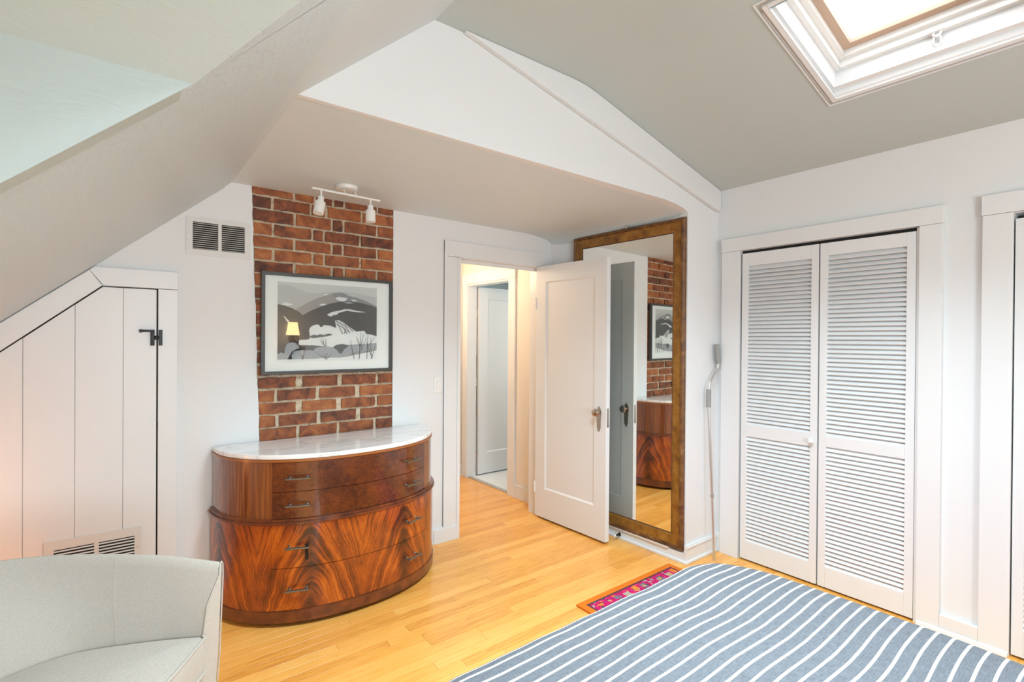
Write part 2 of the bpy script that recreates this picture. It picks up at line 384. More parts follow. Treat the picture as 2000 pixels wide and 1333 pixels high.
# sloped left ceiling (with the dormer opening), crease, upper slope, flat and right ceilings
DY0, DY1, DW = -.165, 1.262, -1.0                    # dormer cheeks and its window wall
DZ = 1.99; DRY = (DY0 + DY1) / 2; DRZ = DZ + .764 * (DY1 - DRY)
def xs_(z): return (z - 1.89) / .875
XD = xs_(DZ); XR = xs_(DRZ); XK = .44
def sp_(x, y): return (x, y, zs(x))
def slab(name, polys, mt, up=(0, 0, .08), bevel=0):
    b = MB()
    for p in polys: b.prism(p, up)
    return struct(b.build(name, mt))
off = (-.06, 0, .06)
slab('ceiling', [[sp_(LEFT - .1, DY1), sp_(LEFT - .1, YB + .02), sp_(XK, YB + .02), sp_(XK, DY1 - .2), sp_(XD, DY1)],
                 [sp_(XD, DY1), sp_(XK, DY1 - (XK - XD) * .875 / .764), sp_(XK, DY1 - .19)],
                 [sp_(LEFT - .1, REAR), sp_(LEFT - .1, DY0), sp_(XD, DY0), sp_(XK, DY0 + (XK - XD) * .875 / .764), sp_(XK, REAR)]], slope_m, off)
x2 = 1.05
yk1 = DY1 - (XK - XD) * .875 / .764; yk0 = DY0 + (XK - XD) * .875 / .764
def su_(x, y): return (x, y, zs(x) + .006)
slab('ceiling.001', [[su_(XK, yk1), su_(XK, YB + .02), su_(x2, YB + .02), su_(x2, DRY), su_(XR, DRY)],
                     [su_(XK, yk0), su_(XR, DRY), su_(x2, DRY), su_(x2, REAR), su_(XK, REAR)]], soffit_m, off)
b = MB(); cx = [x2 - .01, 1.5, 1.85, 1.88, 1.91, 1.94, 1.97, 2.0, 2.03, 2.042]; nn_ = len(cx)
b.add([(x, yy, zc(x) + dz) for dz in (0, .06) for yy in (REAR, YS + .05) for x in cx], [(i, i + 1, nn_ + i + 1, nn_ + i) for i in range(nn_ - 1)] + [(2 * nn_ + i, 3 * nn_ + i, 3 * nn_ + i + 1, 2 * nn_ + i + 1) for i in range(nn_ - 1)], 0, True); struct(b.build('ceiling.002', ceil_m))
SX0, SX1, SY0, SY1 = 2.06, 2.672, .235, .973
hX0, hX1, hY0, hY1 = SX0 - .018, SX1 + .034, SY0 - .034, SY1 + .034
q = lambda x, y: (x, y, zc(x))
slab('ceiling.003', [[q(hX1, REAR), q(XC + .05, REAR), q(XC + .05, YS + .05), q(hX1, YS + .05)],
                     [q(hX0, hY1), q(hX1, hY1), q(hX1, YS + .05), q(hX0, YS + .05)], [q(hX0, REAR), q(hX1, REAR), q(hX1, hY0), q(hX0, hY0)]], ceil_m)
# dormer: two cheeks, two ceiling planes, gable window wall
b = MB()
b.prism([(DW, DY1 - .004, zs(DW) - .05), (DW, DY1 - .004, DZ + .01), (XD + .01, DY1 - .004, DZ + .01)], (0, .06, 0))
b.prism([(DW, DY0 + .004, zs(DW) - .05), (DW, DY0 + .004, DZ + .01), (XD + .01, DY0 + .004, DZ + .01)], (0, -.06, 0))
struct(b.build('wall_dormer', dormer_m))
b = MB()
b.prism([(DW, DY1, DZ), (XD, DY1, DZ), (XR, DRY, DRZ), (DW, DRY, DRZ)], (0, 0, .05))
b.prism([(DW, DY0, DZ), (XD, DY0, DZ), (XR, DRY, DRZ), (DW, DRY, DRZ)], (0, 0, .05))
struct(b.build('ceiling.004', dormer_m))
b = MB()
b.box(DW - .1, DW, REAR, YB + .1, -.01, zs(DW) + .08); b.box(DW - .1, DW, DY0 - .06, .20, .9, 2.1); b.box(DW - .1, DW, .90, DY1 + .06, .9, 2.1); b.box(DW - .1, DW, .2, .9, 1.9, 2.1)
b.prism([(DW, DY0 - .06, 2.1), (DW, DY1 + .06, 2.1), (DW, DY1 + .06, 2.14), (DW, DRY, DRZ + .08), (DW, DY0 - .06, 2.14)], (-.1, 0, 0))
struct(b.build('wall_left', wall_m))
wn = struct(box('window_2', white_plastic, DW - .08, DW - .03, 0.2, .24, 1.05, 1.9))
for nm, a in (('window_frame', (DW - .08, DW - .03, .86, .9, 1.05, 1.9)), ('window_frame', (DW - .08, DW - .03, .24, .86, 1.86, 1.9)), ('window_frame', (DW - .08, DW - .03, .24, .86, 1.05, 1.1)), ('window_frame', (DW - .07, DW - .04, .24, .86, 1.46, 1.49))):
    box(nm, white_plastic, *a, parent=wn)
# rear wall with an unseen window opening added to let light in
b = MB()
b.prism([(LEFT - .1, REAR, -.01), (-.9, REAR, -.01), (-.9, REAR, zs(-.9)), (LEFT - .1, REAR, zs(-1.1))], (0, -.1, 0))
b.box(-1.1, -1.0, REAR - .1, REAR, -.01, 1.2)
b.prism([(-.9, REAR, -.01), (3.4, REAR, -.01), (3.4, REAR, .85), (-.9, REAR, .85)], (0, -.1, 0))
b.prism([(-.9, REAR, .85), (-.35, REAR, .85), (-.35, REAR, zs(-.35)), (-.9, REAR, zs(-.9))], (0, -.1, 0))
b.prism([(1.15, REAR, .85), (3.4, REAR, .85), (3.4, REAR, 2.5), (1.95, REAR, 2.9), (1.15, REAR, 2.9)], (0, -.1, 0))
b.prism([(-.35, REAR, zs(-.35)), (.45, REAR, 2.2), (1.15, REAR, 2.2), (1.15, REAR, 2.9), (.45, REAR, 2.4)], (0, -.1, 0))
struct(b.build('wall_rear', wall_m))

# closet wall
def wall_x(b, segs, x=XC, t=.10):
    for y0, y1, z0, z1 in segs: b.box(x, x + t, y0, y1, z0, z1)
b = MB()
wall_x(b, [(1.733, 2.1, -.01, 2.7), (.778, 1.733, 2.055, 2.7), (.43, .778, -.01, 2.7), (-.55, .43, 2.058, 2.7), (REAR - .1, -.55, -.01, 2.7)])
struct(b.build('wall_right', wall_m))
# gable face over the alcove (in the plane of the short wall), one polygon with the cove cut
b = MB()
b.prism([(x, YS, z) for x, z in [(.47, 2.331), (.47, zs(.47) + .05), (1.046, 2.83), (1.87, 2.83), (2.03, 2.80), (3.30, 2.50), (3.30, -.01), (2.915, -.01), (2.915, 2.286), (2.895, 2.300), (2.86, 2.311), (2.78, 2.324), (2.66, 2.333)]], (0, .06, 0))
struct(b.build('wall_front_gable', wall_m))
# alcove soffit: level, then coved down to the mirror wall
b = MB(); prof = [(.44, 2.330), (2.60, 2.334), (2.70, 2.332), (2.78, 2.325), (2.86, 2.312), (2.895, 2.300), (2.94, 2.270)]
vs = []
for yy, dz in ((YS + .03, 0), (YB + .03, -.018)):
    vs += [(x - (.075 * max(0, (x - 2.3) / .6) if yy > 3 else 0), yy, z + dz - (.012 * max(0, (x - 2.3) / .6) if yy > 3 else 0)) for x, z in prof]
n = len(prof); vs += [(x, y_, z + .05) for x, y_, z in vs]
fs = [(i, i + 1, n + i + 1, n + i) for i in range(n - 1)] + [(2 * n + i, 3 * n + i, 3 * n + i + 1, 2 * n + i + 1) for i in range(n - 1)]
b.add(vs, fs, 0, True); struct(b.build('ceiling.005', soffit_m))
def xm(y): return 2.922 - (y - YS) * .022 if y < 2.92 else 2.8997 - (y - 2.92) * .235
def along(name, mt, y0, y1, z0, z1, d0, d1, bevel=0):
    b = MB(); ys = [y0, 2.92, y1] if y0 < 2.92 < y1 else [y0, y1]
    for a, c in zip(ys, ys[1:]): b.prism([(xm(a) + d0, a, z0), (xm(a) + d1, a, z0), (xm(c) + d1, c, z0), (xm(c) + d0, c, z0)], (0, 0, z1 - z0))
    return struct(b.build(name, mt, None, bevel))
along('wall_alcove', wall_m, YS + .02, YB + .11, -.01, 2.45, 0, .08)
# soft plaster bead round the alcove corner
# fascia board under the right slope
b = MB()
b.prism([(x, YS, z) for x, z in [(1.191, 2.811), (1.85, 2.811), (1.94, 2.806), (2.03, 2.789), (XC - .003, 2.490), (XC - .003, 2.350), (3.245, 2.350)]], (0, -.024, 0))
struct(b.build('trim_1', trim_m, bevel=.003))
b = MB(); b.prism([(1.185, YS, 2.806), (1.20, YS, 2.812), (3.25, YS, 2.356), (3.240, YS, 2.344)], (0, -.006, 0)); struct(b.build('fascia_joint_shadow', mat('joint_shadow', (.60, .59, .56), .7)))  # thin grey strip drawn as the shadow along the fascia joint

# ------------------------------------------------------------------ trim, doors
def frame_y(name, y_in0, y_in1, z_in, y_o0, y_o1, z_o, x_face, depth=.025):   # casing on an X-facing wall
    o = struct(box(name, trim_m, x_face, x_face + depth, y_o0, y_in0, 0, z_in + .003, bevel=.002))
    box('casing', trim_m, x_face, x_face + depth, y_in1, y_o1, 0, z_in + .003, parent=o, bevel=.002)
    box('casing', trim_m, x_face - .004, x_face + depth, y_o0 - .003, y_o1 + .003, z_in + .004, z_o, parent=o, bevel=.002)
    return o
frame_y('trim_3', .778, 1.733, 2.052, .684, 1.859, 2.145, 3.250)
frame_y('trim_4', -.55, .430, 2.058, -.65, .537, 2.157, 3.250)
# recessed panel bottom board between the closets, shoe moulding
struct(box('baseboard_right', trim_m, 3.252, XC, .537, .684, 0, .086, bevel=.003))
b = MB(); b.prism([(3.250, .434, 0), (3.236, .434, 0), (3.240, .434, .016), (3.250, .434, .022)], (0, .34, 0)); struct(b.build('trim_5', trim_m))
struct(box('baseboard_right.001', trim_m, 3.258, XC, 1.859, YS, 0, .125, bevel=.003))
def skirting(name, x0, x1, y0, y1, h, face):
    """baseboard with a bead on top and a quarter-round shoe; face = side that shows"""
    o = struct(box(name, trim_m, x0, x1, y0, y1, 0, h, bevel=.003))
    return o
skirting('baseboard_back', 2.898, 3.255, YS - .018, YS, .118, '-y')
struct(box('trim_6', trim_m, 2.9, 3.255, YS - .024, YS, .098, .108, bevel=.003))
struct(box('trim_7', trim_m, 2.893, 3.255, YS - .030, YS - .015, 0, .02, bevel=.005))
along('baseboard_alcove', trim_m, YS - .016, YB, 0, .066, -.022, .03, .003)
along('trim_8', trim_m, YS - .028, YB, 0, .018, -.038, -.018, .004)
along('trim_9', mat('worn_white_ledge', (.78, .74, .68), .6), 2.02, 2.72, .064, .076, -.034, .0, .002)

# louvred closet doors
slat_me = None
def slat_mesh(w_):
    b = MB(); n = [(-.012, .0165), (-.0085, .0175), (.012, -.013), (.0085, -.0155)]
    prof = [(-.0140, -.0115), (-.0105, -.0155), (.0135, .0110), (.0100, .0150)]
    b.prism([(x, -w_ / 2, z) for x, z in prof], (0, w_, 0)); o = b.build('tmp', trim_m); me = o.data; bpy.data.objects.remove(o); return me
def louvre_door(name, y0, y1, upper, lower, st=.040, slats=True, knob=None, joined=False, ztop=2.034):
    X0, X1 = 3.262, 3.290
    root = struct(bpy.data.objects.new(name, None)); C.objects.link(root); root.location = (3.276, (y0 + y1) / 2, .01)
    P = lambda nm, *a, bevel=.002: (lambda o: setattr(o, 'matrix_parent_inverse', root.matrix_world.inverted()) or o)(box(nm, trim_m, *a, parent=root, bevel=bevel))
    bpy.context.view_layer.update()
    P('stile', X0, X1, y0, y0 + st, .012, ztop); P('stile', X0, X1, y1 - st, y1, .012, ztop)
    P('top_rail', X0, X1, y0 + st, y1 - st, upper[1], ztop); P('middle_rail', X0, X1, y0 + st, y1 - st, lower[1], upper[0]); P('bottom_rail', X0, X1, y0 + st, y1 - st, .012, lower[0])
    ww = y1 - y0 - 2 * st; me = slat_mesh(ww); jb = MB()
    for z0, z1 in (upper, lower):
        n = round((z1 - z0) / .0256); p = (z1 - z0) / n
        for i in range(n):
            z = z0 + p * (i + .5)
            if joined: jb.prism([(3.276 + x, y0 + st, z + zz) for x, zz in [(-.0140, -.0115), (-.0105, -.0155), (.0135, .0110), (.0100, .0150)]], (0, ww, 0)); continue
            o = link('slat', me, root, (0, 0, z - .01)); o.rotation_euler = (0, R(random.gauss(0, 1.2)), 0)
    if joined:
        o = jb.build('slats', trim_m, root); o.matrix_parent_inverse = root.matrix_world.inverted(); o['kind'] = 'stuff'
    if knob:
        b = MB(); b.lathe([(.0, -.034), (.010, -.033), (.0155, -.027), (.015, -.020), (.008, -.013), (.006, 0)], (X0, *knob), axis='x', seg=16)
        o = b.build('knob', trim_m, root); o.matrix_parent_inverse = root.matrix_world.inverted()
    return root
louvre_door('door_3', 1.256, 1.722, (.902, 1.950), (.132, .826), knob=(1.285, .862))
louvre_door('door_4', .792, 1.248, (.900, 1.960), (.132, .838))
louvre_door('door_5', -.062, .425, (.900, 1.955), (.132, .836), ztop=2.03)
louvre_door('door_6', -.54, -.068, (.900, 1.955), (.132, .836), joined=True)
struct(box('closet_shade_sheet', mat('closet_dark', (.05, .05, .05), .9), 3.36, 3.40, -.6, 1.8, 0, 2.2))  # dark sheet in place of the closet's shaded inside
struct(box('trim_11', trim_m, 3.262, 3.29, .776, .790, 0, 2.05))
struct(box('header_gap_shade', dark_m, 3.285, 3.31, .79, 1.73, 2.040, 2.054))  # black strip painting in the shade of the header gap

# bedroom door frame
o = struct(box('trim_13', trim_m, 1.817, 1.948, YB - .012, YB, 0, 2.045, bevel=.003))
box('casing', trim_m, 1.925, 1.95, YB - .020, YB + .02, 0, 2.045, parent=o, bevel=.003)
box('casing', trim_m, 1.817, 1.845, YB - .015, YB, .105, 2.16, parent=o, bevel=.003)
box('plinth', trim_m, 1.74, 1.95, YB - .021, YB, 0, .10, parent=o, bevel=.003)
box('casing', trim_m, 1.817, 2.86, YB - .014, YB, 2.05, 2.163, parent=o, bevel=.003)
box('casing', trim_m, 2.735, 2.86, YB - .014, YB, 0, 2.05, parent=o, bevel=.003)
box('stop', trim_m, 1.95, 2.725, YB + .045, YB + .06, 2.02, 2.045, parent=o)
box('jamb', trim_m, 2.722, 2.74, YB - .005, YB + .125, 0, 2.05, parent=o)
box('jamb', trim_m, 1.935, 1.955, YB - .005, YB + .125, 0, 2.05, parent=o)
struct(box('baseboard_back.001', trim_m, 1.60, 1.817, YB - .014, YB, 0, .11, bevel=.003))
struct(box('baseboard_back.002', trim_m, .25, .75, YB - .014, YB, 0, .11, bevel=.003))

def panel_door(name, w_, zt, mt, hinge, rz, zb=.018, panel=(.11, .11, .235, .128), th=.040):
    root = struct(bpy.data.objects.new(name, None)); C.objects.link(root); root.location = hinge; root.rotation_euler = (0, 0, rz)
    # local: leaf runs along +x from the hinge, thickness along +y
    a, b_, c, d = panel
    for nm, args in (('stile', (0, a, 0, th, zb, zt)), ('stile', (w_ - b_, w_, 0, th, zb, zt)), ('bottom_rail', (a, w_ - b_, 0, th, zb, zb + c)), ('top_rail', (a, w_ - b_, 0, th, zt - d, zt))):
        box(nm, mt, *args, parent=root)
    box('panel', mt, a - .001, w_ - b_ + .001, .011, th - .011, zb + c - .001, zt - d + .001, parent=root)
    mb = MB()
    for y0, y1 in ((.002, .012), (th - .002, th - .012)):
        x0, x1, z0, z1 = a, w_ - b_, zb + c, zt - d; e = .012
        o4 = [(x0, y0, z0), (x1, y0, z0), (x1, y0, z1), (x0, y0, z1)]; i4 = [(x0 + e, y1, z0 + e), (x1 - e, y1, z0 + e), (x1 - e, y1, z1 - e), (x0 + e, y1, z1 - e)]
        mb.add(o4 + i4, [(i, (i + 1) % 4, 4 + (i + 1) % 4, 4 + i) for i in range(4)])
    mb.build('panel_moulding', mt, root)
    return root
d1 = panel_door('door_1', .735, 2.045, trim_m, (2.722, YB - .006, 0), R(-90) + R(2.3))
# local +y of the leaf points towards the mirror wall (+X): shift so the near face is at x = 2.683
d1.location = (2.680, YB - .008, 0)
# long escutcheons and knobs
def escutcheon(root, x, y, side):
    b = MB(); zc_ = .888; pts = [(0, .092), (.012, .078), (.021, .055), (.020, .02), (.017, -.02), (.016, -.055), (.018, -.060), (.010, -.075), (.006, -.088), (0, -.092)]
    outl = [(x + p, y, zc_ + q_) for p, q_ in pts] + [(x - p, y, zc_ + q_) for p, q_ in pts[-2:0:-1]]
    b.prism(outl, (0, side * .005, 0)); e = b.build('escutcheon', chrome_m, root, bevel=.001)
    b = MB(); s = side; b.lathe([(.014, 0), (.012, s * .006), (.008, s * .012), (.008, s * .024), (.018, s * .030), (.026, s * .038), (.028, s * .046), (.024, s * .054), (.012, s * .059), (.0, s * .060)], (x, y, .936), axis='y', seg=24)
    b.build('knob', chrome_m, root)
escutcheon(d1, .672, 0, -1); escutcheon(d1, .672, .040, 1)
box('latch_plate', chrome_m, .7345, .7362, .010, .030, .832, .968, parent=d1)
for z in (.25, 1.75):
    b = MB(); b.tube([(-.004, -.002, z - .045), (-.004, -.002, z + .045)], .006, 10); b.build('hinge', white_plastic, d1)

# crawl-space door in the left of the back wall
cr = struct(bpy.data.objects.new('door_7', None)); C.objects.link(cr); cr.location = (0, YB, 0)
def zcut(x): return min(1.697, 1.697 + .895 * (x + .076))
xs = [.138, .003, -.177, -.355, -.535, -.715, -.90]
for i in range(len(xs) - 1):
    x1, x0 = xs[i], xs[i + 1]; g = .0006
    p = [(x1 - g, 0, .02), (x1 - g, 0, zcut(x1))]
    if x0 < -.076 < x1: p.append((-.076, 0, 1.697))
    p += [(x0 + g, 0, zcut(x0)), (x0 + g, 0, .02)]
    b = MB(); b.prism([(x, -.012, z) for x, _, z in p], (0, .011, 0)); b.build('board', trim_m, cr, bevel=.0018)
lt = MB()
lt.box(.112, .129, -.024, -.012, 1.412, 1.492); lt.box(.075, .129, -.030, -.020, 1.480, 1.492); lt.box(.066, .078, -.034, -.018, 1.478, 1.494)
lt.lathe([(0, -.030), (.010, -.028), (.011, -.012)], (.137, 0, 1.452), axis='y', seg=14)
lt.box(.129, .146, -.022, -.012, 1.443, 1.461)
lt.build('latch', black_m, cr, bevel=.0015)
lt = MB(); lt.box(.146, .162, -.026, -.012, 1.412, 1.492); lt.build('strike', black_m, cr, bevel=.0015)
# its casing
b = MB()
b.prism([(x, YB - .018, z) for x, z in [(.144, 0), (.227, 0), (.227, 1.700), (.144, 1.700)]], (0, .018, 0))
o = struct(b.build('trim_14', trim_m, bevel=.002))
b = MB(); b.prism([(x, YB - .020, z) for x, z in [(.227, 1.702), (.227, 1.792), (-.108, 1.792), (-.125, 1.775), (-.074, 1.704)]], (0, .02, 0)); b.build('casing', trim_m, o, bevel=.002)
b = MB(); b.prism([(x, YB - .019, z) for x, z in [(-.078, 1.703), (-.125, 1.775), (-.99, 1.008), (-.99, .885)]], (0, .019, 0)); b.build('casing', trim_m, o, bevel=.002)
b = MB(); b.prism([(x, YB - .024, z) for x, z in [(-.125, 1.775), (-.108, 1.790), (-.99, 1.018), (-.99, 1.000)]], (0, .024, 0)); b.build('bead', trim_m, o)
o = box('backing', trim_m, -.9, .134, YB - .0030, YB - .001, .025, 1.02); o.parent = cr; o.location = (0, -YB, 0)
b = MB(); b.prism([(x, -.003, z) for x, z in [(.134, 1.0), (.134, 1.693), (-.078, 1.693), (-.86, .985)]], (0, .002, 0)); b.build('backing', trim_m, cr)
struct(box('door_gap_shade', dark_m, -.9, .144, YB - .0008, YB, .0, 1.02))  # dark sheet that paints the shade in the gaps round the door
b = MB(); b.prism([(x, YB - .0008, z) for x, z in [(.1435, 1.0), (.1435, 1.702), (-.080, 1.702), (-.86, 1.0)]], (0, .0007, 0)); struct(b.build('door_gap_shade_upper', dark_m))  # upper sheet of the same painted gap shade

# ------------------------------------------------------------------ hall and bathroom beyond the doorway
HX = 2.865
b = MB()
b.box(HX, HX + .09, YB + .11, 3.744, -.01, 2.4); b.box(HX, HX + .09, 4.47, 4.70, -.01, 2.4); b.box(HX, HX + .09, 3.744, 4.47, 2.02, 2.4)
b.box(1.4, HX, 4.56, 4.66, -.01, 2.4); b.box(1.4, 1.5, YB + .11, 4.6, -.01, 2.4)
b.box(1.4, 1.955, YB + .11, YB + .13, -.01, 2.4); b.box(2.74, HX, YB + .11, YB + .13, -.01, 2.4); b.box(1.9, 2.8, YB + .11, YB + .13, 2.05, 2.4)
struct(b.build('wall_hall', hall_m))
struct(box('ceiling.006', hall_m, 1.4, HX + .02, YB + .11, 4.66, 2.27, 2.33))
o = struct(box('trim_17', trim_m, 2.845, HX, 3.643, 3.744, 0, 2.02, bevel=.003))
box('casing', trim_m, 2.845, HX, 4.455, 4.54, 0, 2.02, parent=o, bevel=.003); box('casing', trim_m, 2.841, HX, 3.64, 4.545, 2.02, 2.13, parent=o, bevel=.003)
box('jamb', trim_m, HX - .01, HX + .10, 4.452, 4.47, 0, 2.02, parent=o); box('jamb', trim_m, HX - .01, HX + .10, 3.735, 3.750, 0, 2.02, parent=o)
box('jamb', trim_m, HX - .01, HX + .10, 3.744, 4.47, 2.005, 2.02, parent=o); box('threshold', mat('grey_threshold', (.45, .42, .38), .5), 2.872, 2.915, 3.75, 4.45, 0, .008, parent=o)
struct(box('baseboard_hall', trim_m, 2.848, HX, YB + .13, 3.643, 0, .12, bevel=.003))
struct(box('baseboard_hall.001', trim_m, 1.5, HX, 4.545, 4.56, 0, .12, bevel=.003))
d2 = panel_door('door_2', .70, 2.0, trim_m, (2.985, 4.436, 0), 0, panel=(.11, .11, .22, .12))
for z in (.22, 1.72, 1.0):
    b = MB(); b.tube([(-.008, .03, z - .04), (-.008, .03, z + .04)], .006, 8); b.build('hinge', chrome_m, d2)
b = MB()
b.box(2.955, 4.5, 3.25, 3.30, -.01, 2.4); b.box(2.955, 4.5, 5.4, 5.45, -.01, 2.4); b.box(2.9, 2.955, 4.66, 5.4, -.01, 2.4); b.box(4.45, 4.5, 3.25, 5.4, -.01, 2.4)
struct(b.build('wall_bathroom', bath_m)); struct(box('ceiling.007', bath_m, 2.955, 4.5, 3.25, 5.45, 2.3, 2.35))
struct(box('trim_18', mat('navy_towel_rail', (.06, .07, .10), .7), 3.25, 3.9, 5.30, 5.38, .5, 1.25))

# ------------------------------------------------------------------ skylight
n_ = Vector((KC, 0, 1)).normalized(); ux = Vector((1, 0, -KC)).normalized(); uy = Vector((0, 1, 0))
org = Vector((SX1, (SY0 + SY1) / 2, zc(SX1)))         # lower edge, middle of the opening
L_ = (Vector((SX0, 0, zc(SX0))) - Vector((SX1, 0, zc(SX1)))).length; W_ = SY1 - SY0
def ring(b, u0, u1, v0, v1, h0, h1, t, mi=0, inner=True):
    """rectangular ring in the roof plane: u up-slope from the lower edge, v sideways, h above the ceiling; t = bar width (inwards)"""
    for a0, a1, c0, c1 in ((u0, u1, v0, v0 + t), (u0, u1, v1 - t, v1), (u0, u0 + t, v0 + t, v1 - t), (u1 - t, u1, v0 + t, v1 - t)):
        P = [org - ux * a + uy * c for a, c in ((a0, c0), (a1, c0), (a1, c1), (a0, c1))]
        b.prism([p + n_ * h0 for p in P], n_ * (h1 - h0), mi)
sky = struct(bpy.data.objects.new('window_1', None)); C.objects.link(sky); sky.location = org
inv = Matrix.Translation(-org)
def sk(b, name, mt, bevel=0):
    o = b.build(name, mt, None, bevel); o.data.transform(inv); o.parent = sky; return o
hw = W_ / 2; m1 = .075
b = MB(); ring(b, -.078, L_ + .075, -hw - .045, hw + .045, -.006, .004, .008); sk(b, 'outer_bead', trim_m, .001)
b = MB(); ring(b, -.070, L_ + .067, -hw - .037, hw + .037, -.001, .003, .018); sk(b, 'moulding_groove', mat('greyed_groove', (.46, .44, .40), .6))
b = MB(); ring(b, -.052, L_ + .05, -hw - .020, hw + .020, -.010, .004, .020); sk(b, 'inner_bead', trim_m, .002)
b = MB()
def rect(u0, v0, h): return [org - ux * a + uy * c + n_ * h for a, c in ((-u0, -hw - v0), (L_ + u0 * .5, -hw - v0), (L_ + u0 * .5, hw + v0), (-u0, hw + v0))]
lv = [rect(.034, .034, -.004), rect(.026, .026, .004), rect(.020, .020, .030), rect(.012, .012, .034), rect(.0, .0, .036)]
b.add([p for r_ in lv for p in r_], [(4 * i + j, 4 * i + (j + 1) % 4, 4 * i + 4 + (j + 1) % 4, 4 * i + 4 + j) for i in range(len(lv) - 1) for j in range(4)]); sk(b, 'casing', trim_m)
b = MB(); ring(b, -.012, L_ + .012, -hw - .012, hw + .012, .034, .22, .012); sk(b, 'well_lining', trim_m)
b = MB(); ring(b, .0, L_, -hw, hw, .115, .22, .022); sk(b, 'window_frame', white_plastic, .002)
b = MB(); ring(b, .022, L_ - .02, -hw + .022, hw - .022, .150, .22, .022); sk(b, 'sash', white_plastic, .002)
b = MB(); ring(b, .044, L_ - .04, -hw + .044, hw - .044, .180, .20, .034); sk(b, 'blind_rail', tan_m, .001)
b = MB(); P = [org - ux * a + uy * c + n_ * .21 for a, c in ((.0, hw), (L_, hw), (L_, -hw), (.0, -hw))]; b.add(P, [(0, 1, 2, 3)]); sk(b, 'pane', glass_m)
b = MB(); c0 = org - ux * .020 - uy * .015 + n_ * .112
b.tube([c0 + uy * (-.012), c0 + uy * (-.012) - n_ * .012, c0 - n_ * .022 , c0 + uy * .012 - n_ * .012, c0 + uy * .012], .005, 8)
cring = [c0 - n_ * .034 + ux * .010 + (uy * math.cos(a) * .013 + (n_ - ux * .5) * math.sin(a) * .020) for a in [i * math.pi / 6 for i in range(13)]]
b.tube(cring, .004, 8, caps=False)
P = [c0 + uy * s_ * .026 + ux * t_ * .010 for s_, t_ in ((-1, -1), (1, -1), (1, 1), (-1, 1))]; b.prism(P, n_ * .006)
sk(b, 'operator_eye', white_plastic)

# ------------------------------------------------------------------ things on the walls
# large gilt mirror in the alcove
ma = R(2.2); mr = thing('wall_mirror', 'tall full-length mirror in a worn gilt wooden frame behind the open door', 'mirror', (2.888, 2.35, .078), -math.pi / 2 + ma)
# local: x runs along -Y (towards the camera side), y = depth (positive into the wall)
ya, yb_, mh, fw = -.552, .438, 2.185, .100
def mbar(b, x0, x1, z0, z1, y0, y1): b.box(x0, x1, y0, y1, z0, z1)
prof = [(0, .016), (0, -.006), (.010, -.018), (.022, -.020), (.028, -.012), (.080, -.008), (.090, -.003), (.098, .004), (.100, .012)]
def frame_ring(prof, x0, x1, z0, z1, name, mt, parent):
    b = MB(); vs = []
    for d_, y_ in prof: vs += [(x0 + d_, y_, z0 + d_), (x1 - d_, y_, z0 + d_), (x1 - d_, y_, z1 - d_), (x0 + d_, y_, z1 - d_)]
    fs = [(4 * i + j, 4 * i + (j + 1) % 4, 4 * (i + 1) + (j + 1) % 4, 4 * (i + 1) + j) for i in range(len(prof) - 1) for j in range(4)]
    b.add(vs, fs); return b.build(name, mt, parent)
frame_ring(prof[:5], ya, yb_, 0, mh, 'outer_moulding', gilt_edge_m, mr)
frame_ring(prof[4:7], ya, yb_, 0, mh, 'frame', gold_m, mr)
frame_ring(prof[6:], ya, yb_, 0, mh, 'inner_moulding', mat('dark_sight_edge', (.06, .025, .01), .5), mr)
box('mirror_glass', mirror_m, ya + .09, yb_ - .09, .002, .008, .09, mh - .09, parent=mr)
b = MB(); b.box(-.035, -.018, -.018, .0, mh - .004, mh + .018); b.box(-.018, -.002, -.024, -.014, mh + .004, mh + .012); b.build('mirror_clip', steel_m, mr)

# framed landscape print on the brick
pic = thing('framed_print', 'black and white winter landscape print in a charcoal frame on the brick chimney', 'picture', (1.016, 3.15, 1.538))
fx, fz = .3945, .296
